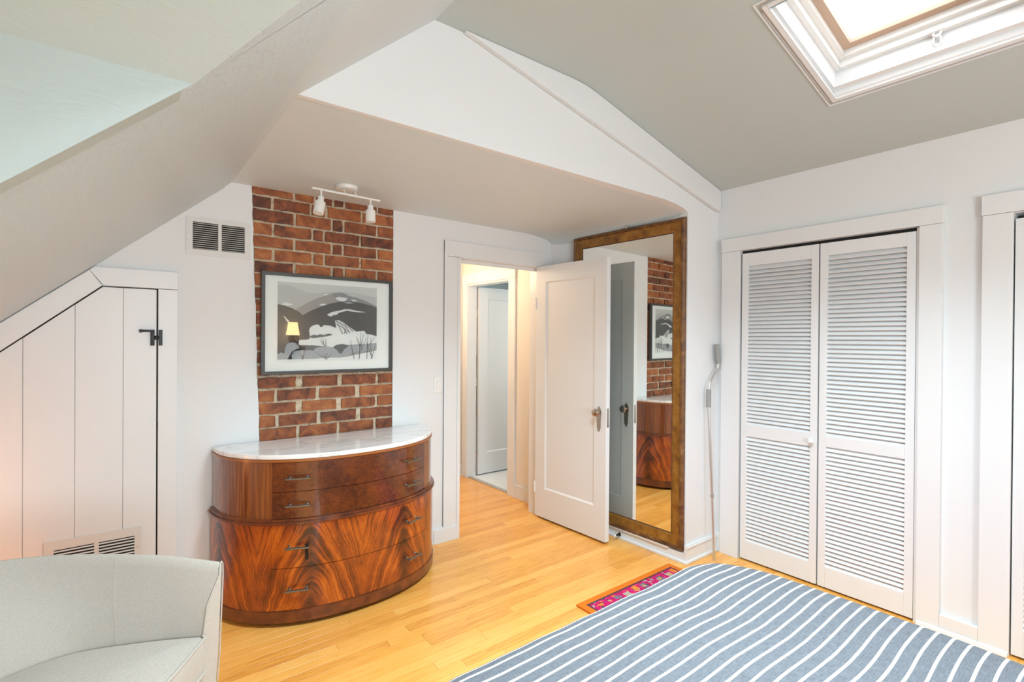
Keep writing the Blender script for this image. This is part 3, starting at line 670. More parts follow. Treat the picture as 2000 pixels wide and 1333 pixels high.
# a slight clockwise turn is not visible: frame hangs level; local y towards the room is negative
b = MB(); w2 = .019
for a_ in ((-fx, fx, fz - w2, fz), (-fx, fx, -fz, -fz + w2), (-fx, -fx + w2, -fz + w2, fz - w2), (fx - w2, fx, -fz + w2, fz - w2)): b.box(a_[0], a_[1], -.032, -.002, a_[2], a_[3])
b.build('frame', frame_m, pic, bevel=.0012)
mount_m = mat('ivory_mount', (.93, .915, .865), .8)
box('mount', mount_m, -fx + w2, fx - w2, -.016, -.006, -fz + w2, fz - w2, parent=pic)
ART = {'hill0': [(0.0, 0.956), (0.068, 0.966), (0.122, 0.953), (0.185, 0.92), (0.265, 0.886), (0.347, 0.877), (0.43, 0.895), (0.515, 0.909), (0.601, 0.922), (0.69, 0.915), (0.826, 0.9), (1, 0.866), (1, 0), (0, 0)],
'hill1': [(0.17, 0.661), (0.266, 0.742), (0.363, 0.809), (0.472, 0.867), (0.532, 0.892), (0.601, 0.908), (0.654, 0.898), (0.69, 0.872), (0.78, 0.85), (0.872, 0.815), (1, 0.741), (1, 0), (0.172, 0.0)],
'hill1r': [(0.515, 0.887), (0.601, 0.908), (0.654, 0.898), (0.681, 0.866), (0.78, 0.846), (0.872, 0.813), (1, 0.743), (1, 0.717), (0.873, 0.757), (0.69, 0.792), (0.584, 0.779)],
'hill2': [(0.234, 0.588), (0.307, 0.646), (0.397, 0.7), (0.498, 0.751), (0.584, 0.779), (0.69, 0.792), (0.808, 0.785), (0.91, 0.759), (1, 0.727), (1, 0.325), (0.236, 0.012)],
'hillL': [(0.0, 0.717), (0.069, 0.698), (0.139, 0.668), (0.194, 0.629), (0.234, 0.588), (0.267, 0.459), (0.268, 0.011), (0, 0.0)],
'w1': [(0.034, 0.715), (0.061, 0.74), (0.088, 0.739), (0.107, 0.73), (0.146, 0.722), (0.107, 0.705), (0.076, 0.698)],
'w2': [(0.43, 0.858), (0.455, 0.879), (0.489, 0.879), (0.464, 0.857)],
'w3': [(0.549, 0.833), (0.593, 0.848), (0.681, 0.837), (0.668, 0.813), (0.646, 0.791), (0.602, 0.792), (0.571, 0.806)],
'w4': [(0.708, 0.873), (0.735, 0.881), (0.762, 0.872)], 'w5': [(0.717, 0.822), (0.748, 0.821), (0.799, 0.799), (0.735, 0.8)],
'w6': [(0.389, 0.733), (0.422, 0.746), (0.464, 0.746), (0.447, 0.726), (0.414, 0.718)], 'w7': [(0.637, 0.771), (0.69, 0.78), (0.753, 0.775), (0.699, 0.767)],
'w8': [(0.469, 0.604), (0.516, 0.64), (0.602, 0.667), (0.655, 0.687), (0.708, 0.687), (0.781, 0.67), (0.882, 0.654), (0.799, 0.65), (0.736, 0.656), (0.673, 0.667), (0.637, 0.651), (0.594, 0.638), (0.563, 0.603), (0.533, 0.599), (0.512, 0.58), (0.486, 0.588)],
'lake': [(0.293, 0.383), (0.299, 0.421), (0.32, 0.449), (0.348, 0.464), (0.381, 0.471), (0.394, 0.457), (0.405, 0.438), (0.423, 0.439), (0.427, 0.458), (0.448, 0.464), (0.499, 0.46), (0.542, 0.438), (0.56, 0.431), (0.559, 0.461), (0.549, 0.529), (0.59, 0.536), (0.638, 0.503), (0.692, 0.453), (0.746, 0.409), (0.773, 0.386), (0.846, 0.396), (0.865, 0.394), (0.884, 0.353), (0.94, 0.345), (1, 0.322), (1, 0.224), (0.847, 0.212), (0.684, 0.201), (0.535, 0.168), (0.475, 0.179), (0.399, 0.191), (0.196, 0.202), (0.195, 0.267), (0.267, 0.271), (0.3, 0.282), (0.3, 0.323)],
'tree1': [(0.3, 0.317), (0.34, 0.337), (0.374, 0.329), (0.398, 0.343), (0.44, 0.335), (0.491, 0.353), (0.53, 0.34), (0.483, 0.319), (0.399, 0.302), (0.341, 0.29), (0.308, 0.295)],
'snowf': [(0, 0.0), (0, .02), (0.35, 0.02), (0.467, 0.034), (0.605, 0.031), (0.711, 0.051), (1, 0.123), (1, 0)],
'bushR': [(0.684, 0.19), (0.783, 0.195), (0.875, 0.216), (1, 0.227), (1, 0.123), (0.783, 0.114), (0.702, 0.092)],
'bushD1': [(0.236, 0.17), (0.268, 0.186), (0.316, 0.199), (0.366, 0.194), (0.382, 0.18), (0.341, 0.13), (0.268, 0.131)],
'bushD2': [(0.526, 0.168), (0.561, 0.201), (0.622, 0.216), (0.688, 0.198), (0.675, 0.155), (0.64, 0.127), (0.622, 0.082), (0.591, 0.094), (0.561, 0.151)],
'bushA': [(0, 0.0), (0, 0.087), (0.032, 0.108), (0.063, 0.091), (0.067, 0.166), (0.086, 0.219), (0.125, 0.238), (0.164, 0.229), (0.192, 0.186), (0.204, 0.148), (0.164, 0.133), (0.141, 0.079), (0.137, 0.009)],
'bushB': [(0.139, 0.009), (0.141, 0.068), (0.164, 0.122), (0.212, 0.143), (0.252, 0.131), (0.3, 0.136), (0.341, 0.13), (0.349, 0.158), (0.399, 0.18), (0.475, 0.185), (0.535, 0.168), (0.574, 0.128), (0.596, 0.082), (0.622, 0.082), (0.648, 0.144), (0.702, 0.189), (0.711, 0.069), (0.614, 0.031), (0.467, 0.031), (0.268, 0.011)],
'darkbush': [(0.093, 0.31), (0.132, 0.328), (0.187, 0.321), (0.203, 0.284), (0.191, 0.219), (0.164, 0.235), (0.109, 0.235), (0.097, 0.272)],
'stem': [(0.087, 0.016), (0.106, 0.058), (0.133, 0.122), (0.172, 0.149), (0.204, 0.159), (0.204, 0.186), (0.26, 0.175), (0.256, 0.148), (0.204, 0.132), (0.148, 0.122), (0.129, 0.069), (0.133, 0.009)],
'hstreak': [(0.046, 0.571), (0.065, 0.559), (0.104, 0.507), (0.108, 0.484), (0.085, 0.496), (0.069, 0.533)]}
INK = [(.575, .57, .545), (.50, .495, .475), (.36, .345, .32), (.30, .30, .30), (.125, .12, .118), (.74, .735, .70), (.40, .405, .41), (.17, .18, .175), (.045, .042, .042), (.085, .082, .08)]
inks = [mat('print_ink', tuple(min(.88, v_ * (1.18 if v_ > .3 else 1.1)) for v_ in c_), .8) for c_ in INK]
order = [('hill0', 1), ('w2', 5), ('w4', 5), ('hill1', 2), ('hill1r', 3), ('w1', 5), ('w3', 5), ('w5', 5), ('w6', 5), ('hill2', 4), ('hillL', 4), ('w7', 5), ('w8', 5), ('lake', 5), ('tree1', 7),
         ('bushR', 6), ('bushD1', 7), ('bushD2', 7), ('darkbush', 8), ('bushA', 6), ('bushB', 6), ('stem', 8), ('snowf', 5), ('hstreak', 5)]
LN = [(0.752, 0.01, 0.71, 0.264), (0.807, 0.009, 0.823, 0.381), (0.824, 0.125, 0.884, 0.3), (0.815, 0.183, 0.773, 0.322), (0.89, 0.007, 0.902, 0.394), (0.942, 0.005, 0.931, 0.312), (0.946, 0.017, 0.993, 0.242), (0.937, 0.053, 0.884, 0.241), (0.903, 0.183, 0.988, 0.325), (0.824, 0.183, 0.856, 0.358), (0.463, 0.012, 0.35, 0.108), (0.463, 0.012, 0.518, 0.083), (0.458, 0.029, 0.433, 0.09), (0.458, 0.029, 0.475, 0.095), (0.232, 0.012, 0.252, 0.137), (0.232, 0.034, 0.212, 0.083), (0.63, 0.349, 0.559, 0.535), (0.674, 0.356, 0.594, 0.53), (0.701, 0.368, 0.638, 0.492), (0.737, 0.385, 0.692, 0.448), (0.559, 0.523, 0.764, 0.386), (0.568, 0.478, 0.71, 0.368), (0.647, 0.355, 0.665, 0.481), (0.449, 0.185, 0.399, 0.274), (0.458, 0.185, 0.457, 0.285), (0.432, 0.207, 0.428, 0.296)]
px0, px1, pz0, pz1 = .7085 - 1.016, 1.3074 - 1.016, 1.3201 - 1.538, 1.7814 - 1.538
def pp(s, t, y): return (px0 + s * (px1 - px0), y, pz0 + t * (pz1 - pz0))
b = MB(); b.add([pp(0, 0, -.0162), pp(1, 0, -.0162), pp(1, 1, -.0162), pp(0, 1, -.0162)], [(0, 1, 2, 3)], 0)
for i, (kk, ci) in enumerate(order): b.add([pp(s, t, -.0164 - .00015 * i) for s, t in ART[kk]], [list(range(len(ART[kk])))], ci)
for x0, y0, x1, y1 in LN:
    d_ = Vector((x1 - x0, y1 - y0)); nn = Vector((-d_.y, d_.x)).normalized() * .0022
    b.add([pp(x0 + nn.x * 1.6, y0 + nn.y * 1.6, -.0204), pp(x0 - nn.x * 1.6, y0 - nn.y * 1.6, -.0204), pp(x1 - nn.x * .5, y1 - nn.y * .5, -.0204), pp(x1 + nn.x * .5, y1 + nn.y * .5, -.0204)], [(0, 1, 2, 3)], 9)
pr_ = b.build('print', inks, pic)
for p in pr_.data.polygons: pass
b = MB(); b.add([(-fx + w2, -.024, -fz + w2), (fx - w2, -.024, -fz + w2), (fx - w2, -.024, fz - w2), (-fx + w2, -.024, fz - w2)], [(0, 1, 2, 3)]); b.build('glazing', glass_m, pic)

# track light on the soffit
tl = thing('track_light', 'white two-head track spotlight on the alcove ceiling above the brick', 'ceiling light', (1.0, 2.80, 2.325))
b = MB(); b.lathe([(0, -.030), (.045, -.030), (.058, -.026), (.060, -.018), (.060, 0)], (.008, .05, 0), seg=28); b.build('canopy', white_plastic, tl)
b = MB(); b.tube([(-.018, .0, -.062), (-.018, .03, -.03)], .005, 8); b.build('post', white_plastic, tl)
b = MB(); b.tube([(.045, .0, -.066), (.045, .03, -.03)], .005, 8); b.build('post', white_plastic, tl)
b = MB(); b.tube([(-.197, 0, -.063), (.184, 0, -.068)], .0065, 10); b.build('bar', white_plastic, tl)
for x, tx, ty in ((-.150, -.20, -.12), (.127, .0, -.04)):
    b = MB(); b.tube([(x, 0, -.066), (x, 0, -.115)], .0055, 10); hd = b.build('lamp_arm', white_plastic, tl)
    ax = Vector((tx, ty, -1)).normalized(); p0 = Vector((x, 0, -.105))
    b = MB(); b.tube([p0, p0 + ax * .014, p0 + ax * .016, p0 + ax * .028, p0 + ax * .030, p0 + ax * .096, p0 + ax * .097, p0 + ax * .085], [.016, .017, .017, .018, .028, .028, .022, .020], 24, caps=True)
    b.build('lamp_head', white_plastic, tl)

# louvred air grilles
def grille(label, x0, x1, z0, z1, y, openings, n, parent=None):
    cx_, cz_ = (x0 + x1) / 2, (z0 + z1) / 2
    r = thing('air_grille', label, 'vent', (cx_, y, cz_))
    b = MB(); oz0, oz1 = openings[0][2] - cz_, openings[0][3] - cz_; cuts = [(a - cx_, c - cx_) for a, c, _, _ in openings]
    X0, X1, Z0, Z1 = x0 - cx_, x1 - cx_, z0 - cz_, z1 - cz_
    b.box(X0, X1, -.006, 0, oz1, Z1); b.box(X0, X1, -.006, 0, Z0, oz0); b.box(X0, cuts[0][0], -.006, 0, oz0, oz1); b.box(cuts[0][1], cuts[1][0], -.006, 0, oz0, oz1); b.box(cuts[1][1], X1, -.006, 0, oz0, oz1)
    b.build('frame', grille_m, r, bevel=.0)
    box('louvre_shade_sheet', dark_m, cuts[0][0], cuts[1][1], -.0012, -.0004, oz0, oz1, parent=r)  # dark sheet painted as the shade behind the louvres
    for a, c in cuts:
        b = MB(); p = (oz1 - oz0) / n
        for i in range(n):
            z = oz0 + p * (i + .5); b.prism([(a, -.0012, z + p * .06), (a, -.0026, z + p * .12), (a, -.0075, z - p * .22), (a, -.0062, z - p * .30)], (c - a, 0, 0))
        b.build('louvres', grille_m, r)['kind'] = 'stuff'
    for sx in (X0 + .014, X1 - .014):
        b = MB(); b.lathe([(0, -.0085), (.003, -.008), (.0035, -.006)], (sx, 0, 0), axis='y', seg=10); b.build('screw', steel_m, r)
grille('white metal air grille high on the back wall left of the brick', .263, .570, 1.894, 2.094, YB, [(.293, .411, 1.925, 2.070), (.427, .540, 1.925, 2.070)], 13)
grille('low white air grille in the plank crawl-space door behind the armchair', -.284, .078, .300, .505, YB - .0125, [(-.250, -.105, .330, .462), (-.088, .050, .330, .462)], 9)

# rocker switch
sw = thing('light_switch', 'white rocker light switch on the wall left of the doorway', 'light switch', (1.776, YB, 1.128))
box('plate', white_plastic, -.035, .035, -.006, 0, -.057, .057, parent=sw, bevel=.002); box('rocker', white_plastic, -.016, .016, -.010, -.004, -.032, .032, parent=sw, bevel=.002)
# spring door stop on the alcove baseboard
ds = thing('door_stop', 'small spring door stop with white tip on the baseboard under the mirror', 'door stop', (2.868, 2.415, .040))
b = MB(); b.lathe([(.013, 0), (.013, -.004), (.007, -.008), (.006, -.045)], (0, 0, 0), axis='x', seg=14); b.build('spring', black_m, ds)
b = MB(); b.lathe([(.006, -.045), (.009, -.047), (.009, -.060), (.0, -.062)], (0, 0, 0), axis='x', seg=14); b.build('tip', white_plastic, ds)

# skylight crank pole
cp = thing('crank_pole', 'grey metal skylight crank pole with two grips leaning in the corner', 'pole', (3.10, 1.806, 0))
def cpath(pts): return [(x - 3.10, y - 1.806, z) for x, y, z in pts]
b = MB(); b.tube(cpath([(3.105, 1.812, 0.0), (3.103, 1.830, .42)]), .0075, 12); b.build('lower_tube', steel_m, cp)
b = MB(); b.tube(cpath([(3.103, 1.829, .40), (3.094, 1.855, 1.02)]), .0095, 12); b.build('upper_tube', steel_m, cp)
b = MB(); b.tube(cpath([(3.103, 1.829, .415), (3.103, 1.8295, .435)]), .0115, 12); b.build('collar', grip_m, cp)
b = MB(); b.tube(cpath([(3.094, 1.855, 1.01), (3.101, 1.859, 1.13)]), .0155, 14); b.build('grip', grip_m, cp)
b = MB(); b.tube(cpath([(3.101, 1.859, 1.12), (3.105, 1.860, 1.150), (3.125, 1.861, 1.185), (3.165, 1.864, 1.220), (3.205, 1.866, 1.248), (3.226, 1.867, 1.275), (3.230, 1.868, 1.31)]), .0085, 12); b.build('crank_arm', steel_m, cp)
b = MB(); b.tube(cpath([(3.230, 1.868, 1.30), (3.212, 1.869, 1.43)]), .0155, 14); b.build('grip', grip_m, cp)

# ------------------------------------------------------------------ the half-round dresser
DCX, DYB, DA, DB, DN = 1.013, 3.135, .635, .522, 2.2
dr = thing('half_round_dresser', 'half-round flame mahogany dresser with white marble top under the brick chimney', 'dresser', (DCX, DYB, 0))
def outl(t, o=0.0):
    """t in 0..1 from the left wall round the front to the right wall, offset o outwards; local coordinates"""
    a = math.pi * (1 - t); c, s = math.cos(a), math.sin(a)
    return ((DA + o) * math.copysign(abs(c) ** (2 / DN), c), -(DB + o) * abs(s) ** (2 / DN))
TS = [0]; NT_ = 400
pts_ = [outl(i / NT_) for i in range(NT_ + 1)]; arc = [0]
for i in range(NT_): arc.append(arc[-1] + math.dist(pts_[i], pts_[i + 1]))
TOT = arc[-1]
def t_of_s(s):
    import bisect
    i = min(max(bisect.bisect_left(arc, s), 1), NT_); f_ = (s - arc[i - 1]) / (arc[i] - arc[i - 1] + 1e-9); return (i - 1 + f_) / NT_
def s_of_x(x):
    x -= DCX; i = next(i for i in range(NT_ + 1) if pts_[i][0] >= x); return arc[i]
def shell(name, mt, s0, s1, z0, z1, o_out, o_in, seg=None, bevel=.0015, close=False):
    n = seg or max(6, int((s1 - s0) / .03)); b = MB(); vs = []; ring_ = []
    for i in range(n + 1):
        s = s0 + (s1 - s0) * i / n; t = t_of_s(s); xo, yo = outl(t, o_out); xi, yi = outl(t, o_in)
        yo = min(yo, 0); yi = min(yi, 0)
        vs += [(xo, yo, z0), (xo, yo, z1), (xi, yi, z1), (xi, yi, z0)]; ring_.append(s)
    fs = [(4 * i + j, 4 * (i + 1) + j, 4 * (i + 1) + (j + 1) % 4, 4 * i + (j + 1) % 4) for i in range(n) for j in range(4)]
    fs += [(0, 1, 2, 3), (4 * n + 3, 4 * n + 2, 4 * n + 1, 4 * n)]
    me = bpy.data.meshes.new(name); me.from_pydata(vs, [], fs); me.materials.append(mt)
    bm = bmesh.new(); bm.from_mesh(me); bmesh.ops.recalc_face_normals(bm, faces=bm.faces)
    uvl = bm.loops.layers.uv.new('UVMap')
    for f_ in bm.faces:
        for lp in f_.loops: vi = lp.vert.index; lp[uvl].uv = (ring_[vi // 4] - TOT / 2, lp.vert.co.z)
        f_.smooth = abs(f_.normal.z) < .5 and f_.index < 4 * n
    if bevel: bmesh.ops.bevel(bm, geom=[e for e in bm.edges if len(e.link_faces) == 2 and e.calc_face_angle(0) > 1.2], offset=bevel, segments=2, affect='EDGES')
    bm.to_mesh(me); bm.free(); me.update(); me.set_sharp_from_angle(angle=R(32))
    return link(name, me, dr)
def disc(name, mt, z0, z1, o, bevel, n=90):
    b = MB(); P = []
    for i in range(n + 1): x, y = outl(t_of_s(TOT * i / n), o); P.append((x, min(y, .0), z0))
    b.prism(P, (0, 0, z1 - z0)); ob = b.build(name, mt, dr, bevel=bevel); return ob
sA, sB = s_of_x(.590), s_of_x(1.462)
# carcass
disc('carcass', mould_m, .05, .835, -.020, 0)
shell('plinth', mould_m, 0, TOT, .022, .085, .006, -.03, 70, .004)
shell('lower_side_panel', flame_m, 0, sA, .085, .520, .0, -.02, 26, 0); shell('lower_side_panel', flame_m, sB, TOT, .085, .520, .0, -.02, 26, 0)
shell('upper_side_panel', side_m, 0, sA, .540, .828, -.010, -.03, 26, 0); shell('upper_side_panel', side_m, sB, TOT, .540, .828, -.010, -.03, 26, 0)
shell('waist_moulding', mould_m, 0, TOT, .516, .530, .012, -.03, 80, .003); shell('waist_moulding', mould_m, 0, TOT, .530, .543, .005, -.03, 80, .003)
shell('top_moulding', mat('top_edge_mahogany', (.36, .11, .02), .3, coat=.5), 0, TOT, .828, .842, -.004, -.03, 80, .003)
disc('marble_top', marble_m, .842, .866, -.008, .006)
g = .0015
drawers = []
for nm, mt, z0, z1, o1, hz in (('drawer', flame_m, .087, .2955, .002, .193), ('drawer', flame_m, .2985, .514, .002, .405), ('drawer', burl_m, .545, .6775, -.008, .613), ('drawer', burl_m, .6805, .826, -.008, .750)):
    d_ = shell(nm, mt, sA + g, sB - g, z0, z1, o1, -.03, 40, 0)
    for hx in (.700, 1.328):
        s = s_of_x(hx); t = t_of_s(s); x, y_ = outl(t, o1); x2_, y2_ = outl(t_of_s(s + .01), o1); tv = Vector((x2_ - x, y2_ - y_, 0)).normalized(); nv_ = Vector((tv.y, -tv.x, 0))
        if nv_.y > 0: nv_ = -nv_
        c = Vector((x, y_, hz)); b = MB()
        b.tube([c - tv * .058 + nv_ * .030, c - tv * .056 + nv_ * .030, c + tv * .056 + nv_ * .030, c + tv * .058 + nv_ * .030], [.004, .0062, .0062, .004], 12)
        for s_ in (-1, 1):
            b.tube([c + tv * s_ * .040 - nv_ * .002, c + tv * s_ * .040 + nv_ * .030], .0045, 10)
            b.tube([c + tv * s_ * .040 - nv_ * .001, c + tv * s_ * .040 + nv_ * .003], .009, 12)
        b.build('handle', bronze_m, d_)
        if hx < 1 and abs(hz - .405) < .01:
            b = MB(); q0 = c + tv * .036 + nv_ * .022; b.prism([q0 + Vector((0, 0, .012)), q0 + tv * .016 + Vector((0, 0, .012)), q0 + tv * .016 - Vector((0, 0, .062)), q0 - Vector((0, 0, .062))], nv_ * .002)
            b.build('black_strip', black_m, d_)  # thin black strip hanging under this handle
for sx, sy in ((-.50, -.10), (.50, -.10), (-.42, -.36), (.44, -.36)):
    b = MB(); b.lathe([(0, 0), (.018, 0), (.022, .004), (.026, .045)], (sx, sy, 0), seg=12); b.build('foot', mould_m, dr)
b = MB(); b.prism([(.36, -.395, .0), (.43, -.372, .0), (.43, -.352, .0), (.36, -.375, .0)], (0, 0, .03)); b.build('foot', mould_m, dr)

# ------------------------------------------------------------------ tub armchair
al = math.atan2(-.57, .82)      # forward direction
ac = thing('tub_armchair', 'pale linen tub armchair with curved back beside the dresser', 'armchair', (-.212, 1.717, 0), al + math.pi / 2)
# local x is lateral: mapping (lateral, forward) -> (x, y) with forward = -y
def cr_(a, b_, c, d, t):
    return tuple(.5 * ((2 * b_[i]) + (-a[i] + c[i]) * t + (2 * a[i] - 5 * b_[i] + 4 * c[i] - d[i]) * t * t + (-a[i] + 3 * b_[i] - 3 * c[i] + d[i]) * t ** 3) for i in range(len(b_)))
def spline(P, per):
    out = []
    for i in range(len(P) - 1):
        a = P[max(i - 1, 0)]; d = P[min(i + 2, len(P) - 1)]
        for j in range(per): out.append(cr_(a, P[i], P[i + 1], d, j / per))
    out.append(P[-1]); return out
# stations (half): crest x, forward, z ; inner bottom x, forward ; front to the middle of the back
half = [(.417, .284, .718, .374, .250), (.405, .190, .738, .366, .180), (.394, .084, .755, .353, .100), (.370, -.137, .770, .303, -.083), (.317, -.319, .776, .200, -.185), (.190, -.450, .780, .100, -.222), (.0, -.500, .782, .0, -.235)]
full = half + [(-a, f_, z, -c, d) for a, f_, z, c, d in half[-2::-1]]
st_ = spline(full, 4); n = len(st_); b = MB(); vs = []; K = 10
for i, (cx_, cf, cz_, bx, bf) in enumerate(st_):
    a0, a1 = st_[max(i - 1, 0)], st_[min(i + 1, n - 1)]; tx, tf = a1[0] - a0[0], a1[1] - a0[1]; l = math.hypot(tx, tf); nx, nf = -tf / l, tx / l
    if nx * cx_ + nf * (cf + .1) < 0: nx, nf = -nx, -nf                      # outward
    e = .012; ff = .30 + .15 * min(1, min(i, n - 1 - i) / 7)
    ob = (cx_ * .93 + nx * .02, cf * .93 + nf * .01)
    col = [(bx, bf, .12), (bx, bf, .50), (bx + (cx_ - bx) * ff - nx * .012, bf + (cf - bf) * ff - nf * .012, .50 + (cz_ - .50) * .45), (cx_ - nx * e * 1.3, cf - nf * e * 1.3, cz_ - .035), (cx_ - nx * e, cf - nf * e, cz_ - .012),
           (cx_, cf, cz_), (cx_ + nx * e, cf + nf * e, cz_ - .012), (cx_ + nx * e * 1.2, cf + nf * e * 1.2, cz_ - .05), (cx_ * .98 + nx * .016, cf * .98 + nf * .016, .42), (ob[0], ob[1], .12)]
    vs += [(x, -f_, z) for x, f_, z in col]
fs = [(i * K + j, i * K + (j + 1) % K, (i + 1) * K + (j + 1) % K, (i + 1) * K + j) for i in range(n - 1) for j in range(K)]
fs += [list(range(K)), [(n - 1) * K + j for j in range(K)][::-1]]
b.add(vs, fs, 0, True); sh = b.build('back_and_arms', linen_m, ac)
md = sh.modifiers.new('bev', 'BEVEL'); md.width = .006; md.segments = 2; md.limit_method = 'ANGLE'; md.angle_limit = R(50)
for idx in (0, n - 1):
    for rng in ((1, 2, 3, 4, 5), (5, 6, 7, 8, 9)):
        b = MB(); b.tube([Vector(vs[idx * K + j]) + Vector((0, -.001, 0)) for j in rng], .0025, 8); b.build('piping', piping_m, ac)
for fi in (.205, .795):       # vertical seams up the inner back
    i = int(n * fi); b = MB(); b.tube([Vector(vs[i * K + j]) for j in (1, 2, 3, 4)], .0010, 6); b.build('seam', piping_m, ac)
# cushion: D shape
inner = [(s_[3], s_[4]) for s_ in st_]; P = [(x * .985, -f_) for x, f_ in inner]; front = [(-.36, -.262), (-.20, -.272), (0, -.276), (.20, -.272), (.36, -.262)]
def dshape(z, k_): return [(x * k_, y_ * k_, z) for x, y_ in P] + [(x * k_, y_ * k_, z) for x, y_ in front]
b = MB(); lay = [(.385, .97), (.392, .995), (.44, 1.0), (.490, 1.0), (.500, .985)]; vs2 = []; m_ = len(dshape(0, 1))
for z, k_ in lay: vs2 += dshape(z, k_)
for z, k_ in ((.510, .80), (.520, .45)): vs2 += dshape(z, k_)
fs2 = [(i * m_ + j, i * m_ + (j + 1) % m_, (i + 1) * m_ + (j + 1) % m_, (i + 1) * m_ + j) for i in range(len(lay) + 1) for j in range(m_)]
fs2 += [list(range(m_))[::-1], [(len(lay) + 1) * m_ + j for j in range(m_)]]
b.add(vs2, fs2, 0, True); b.build('seat_cushion', linen_m, ac)
for z in (.497, .388):
    b = MB(); b.tube([(x * 1.002, y_ * 1.004, z) for x, y_ in [(-.372, -.25)] + front + [(.372, -.25)]], .0045, 8); b.build('piping', piping_m, ac)
b = MB(); b.prism([(-.372, -.24, .13), (-.20, -.262, .13), (.0, -.268, .13), (.20, -.262, .13), (.372, -.24, .13), (.30, .1, .13), (-.30, .1, .13)], (0, 0, .252)); b.build('front_rail', linen_m, ac, bevel=.008)
for x, y_ in ((.36, -.20), (-.36, -.20), (.22, .38), (-.22, .38)):
    b = MB(); b.lathe([(.0, 0), (.014, 0), (.022, .125)], (x, y_, 0), seg=12); b.build('leg', mould_m, ac)

# ------------------------------------------------------------------ bed, rug
BX0, BX1, BY0, BY1, BZ = .46, 2.045, -.86, 1.185, .560
bd = thing('bed', 'low double bed under the striped spread in the right foreground', 'bed', ((BX0 + BX1) / 2, (BY0 + BY1) / 2, 0))
o = MB(); o.box(-.72, .72, -.94, .94, .26, .505); o.build('mattress', mat('mattress_ticking', (.75, .74, .72), .9), bd, bevel=.10, seg=4)
o = MB(); o.box(-.73, .73, -.97, .97, .14, .255); o.build('base', mat('bed_base_grey', (.35, .34, .33), .9), bd, bevel=.01)
for sx in (-.66, .66):
    for sy in (-.9, .9):
        b = MB(); b.lathe([(0, 0), (.025, 0), (.03, .14)], (sx, sy, 0), seg=12); b.build('leg', mould_m, bd)
from mathutils import noise as mn
def prof_(s, lo, hi, r, hang):
    """arc-length profile: returns (coordinate, drop) for s measured from the middle of the flat"""
    mid = (lo + hi) / 2; hl = (hi - lo) / 2 - r; a = abs(s); sg = 1 if s >= 0 else -1
    if a <= hl: return mid + s, 0
    q_ = (a - hl) / (r * math.pi / 2)
    if q_ <= 1: return mid + sg * (hl + r * math.sin(q_ * math.pi / 2)), r * (1 - math.cos(q_ * math.pi / 2))
    e = a - hl - r * math.pi / 2; return mid + sg * (hl + r + e * .03), r + e
rx = .085; hx_ = (BX1 - BX0) / 2 - rx + rx * math.pi / 2 + .20; hy_ = (BY1 - BY0) / 2 - rx + rx * math.pi / 2 + .20
NX, NY = 110, 150; vs = []; uv = []
for j in range(NY + 1):
    for i in range(NX + 1):
        s = -hx_ + 2 * hx_ * i / NX; t = -hy_ + 2 * hy_ * j / NY
        x, dx = prof_(s, BX0, BX1, rx, 0); y_, dy = prof_(t, BY0, BY1, rx, 0)
        RC = .26
        cx_ = max(0, abs(x - (BX0 + BX1) / 2) - ((BX1 - BX0) / 2 - RC)); cy_ = max(0, abs(y_ - (BY0 + BY1) / 2) - ((BY1 - BY0) / 2 - RC))
        drop = max(dx, dy)
        if cx_ > 0 and cy_ > 0:                                            # round the corner in plan
            rr = math.hypot(cx_, cy_); mxc = max(cx_, cy_); kx = mxc / rr                # square to disc: keeps rings concentric
            x = (BX0 + BX1) / 2 + math.copysign((BX1 - BX0) / 2 - RC + cx_ * kx, x - (BX0 + BX1) / 2); y_ = (BY0 + BY1) / 2 + math.copysign((BY1 - BY0) / 2 - RC + cy_ * kx, y_ - (BY0 + BY1) / 2)
        nz = mn.noise(Vector((s * 3.2, t * 2.2, .3))) * .012 + mn.noise(Vector((s * 9, t * 5, 1.3))) * .0035
        ny = mn.noise(Vector((s * 3.0, t * 1.3, 5.1))) * .010
        crown = .012 * (1 - (2 * s / (2 * hx_)) ** 2)
        z = BZ - drop + nz * (1 if drop < .1 else .4) + crown - .010
        vs.append((x, y_ + ny * (1 if drop < .03 else .3), max(z, .16))); wq = cy_ ** 2 / (cx_ ** 2 + cy_ ** 2) if (cx_ > 0 and cy_ > 0) else (1 if dy > 0 else 0)
        uv.append((s, (y_ + drop * wq * (1 if t > 0 else -1)) - .004))
me = bpy.data.meshes.new('bedspread'); W1 = NX + 1
fs = [(j * W1 + i, j * W1 + i + 1, (j + 1) * W1 + i + 1, (j + 1) * W1 + i) for j in range(NY) for i in range(NX)]
me.from_pydata(vs, [], fs); me.materials.append(quilt_m); ul = me.uv_layers.new(name='UVMap')
for lp in me.loops: ul.data[lp.index].uv = uv[lp.vertex_index]
for p in me.polygons: p.use_smooth = True
bs = link('bedspread', me); md = bs.modifiers.new('thick', 'SOLIDIFY'); md.thickness = .012; md.offset = 0
tag(bs, 'blue-grey bedspread with thin white stripes draped over the bed', 'bedspread')

b = MB(); RX0, RX1, RY0, RY1 = 1.963, 2.803, -.75, 1.952
b.box(RX0, RX1, RY0, RY1, .0005, .012); rg = b.build('rug_runner', rug_m, None, bevel=.004)
ul = rg.data.uv_layers.new(name='UVMap')
for lp in rg.data.loops: c = rg.data.vertices[lp.vertex_index].co; ul.data[lp.index].uv = (c.x - RX0, RY1 - c.y)
tag(rg, 'magenta and orange patterned runner rug on the floor beyond the bed', 'rug')

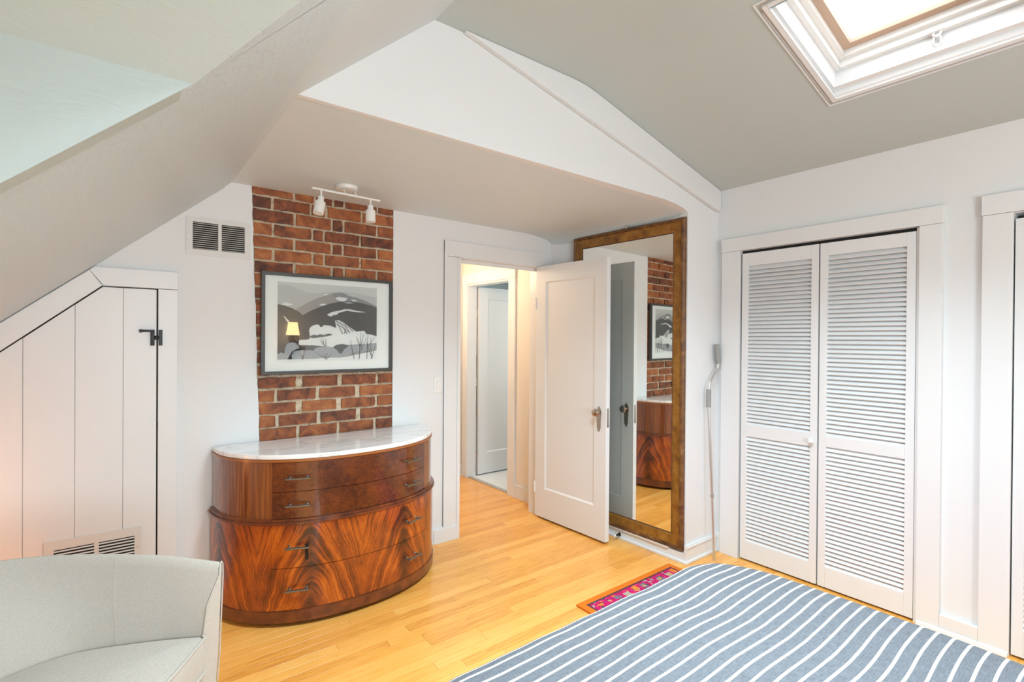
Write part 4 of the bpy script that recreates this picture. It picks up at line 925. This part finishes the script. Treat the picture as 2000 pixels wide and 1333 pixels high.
# ------------------------------------------------------------------ off-frame furniture whose light and reflection the photograph shows
def lamp(label, loc, sc, mt_shade, power, mt_body):
    t = thing('table_lamp', label, 'lamp', loc)
    b = MB(); b.lathe([(r * sc, h * sc) for r, h in [(0, 0), (.10, 0), (.105, .02), (.06, .04), (.05, .07), (.085, .12), (.115, .18), (.115, .24), (.07, .31), (.03, .35), (.02, .42)]], (0, 0, 0), seg=28); b.build('lamp_base', mt_body, t)
    b = MB(); b.lathe([(.100 * sc, .42 * sc), (.066 * sc, .62 * sc)], (0, 0, 0), seg=32); o = b.build('lamp_shade', mt_shade, t); return t
lm = lamp('small table lamp with glowing cream shade and dark base, seen reflected in the picture glass', (2.10, -2.05, 1.07), 1.0, shade_m, 0, black_m)
cs = thing('chest_of_drawers', 'tall painted chest of drawers against the rear wall', 'chest', (2.12, -2.08, 0))
box('body', trim_m, -.40, .40, -.24, .20, .06, 1.045, parent=cs, bevel=.004); box('top', trim_m, -.42, .42, -.25, .22, 1.045, 1.07, parent=cs, bevel=.004)
for i in range(4):
    o = box('drawer', trim_m, -.37, .37, .20, .215, .10 + i * .235, .32 + i * .235, parent=cs, bevel=.003)
    for sx in (-.2, .2): b = MB(); b.lathe([(.0, .03), (.014, .026), (.012, .012), (.006, 0)], (sx, .215, .21 + i * .235), axis='y', seg=12); b.build('knob', bronze_m, o)
for sx in (-.36, .36):
    for sy in (-.2, .16): box('foot', trim_m, sx - .02, sx + .02, sy - .02, sy + .02, 0, .06, parent=cs)
st2 = thing('side_table', 'small round side table in the left corner behind the armchair', 'table', (-.66, 2.80, 0))
b = MB(); b.lathe([(0, .23), (.20, .23), (.205, .24), (.20, .25), (0, .25)], (0, 0, 0), seg=28); b.build('table_top', mould_m, st2)
b = MB(); b.lathe([(0, 0), (.13, 0), (.12, .02), (.025, .04), (.02, .23)], (0, 0, 0), seg=20); b.build('pedestal', mould_m, st2)
lamp('glowing bedside lamp on the side table in the left corner', (-.66, 2.80, .25), .8, dim_shade_m, 0, mould_m)
light('left_corner_lamp_bulb', 'POINT', (-.66, 2.80, .64), 1.5, (1, .42, .20), rad=.06)
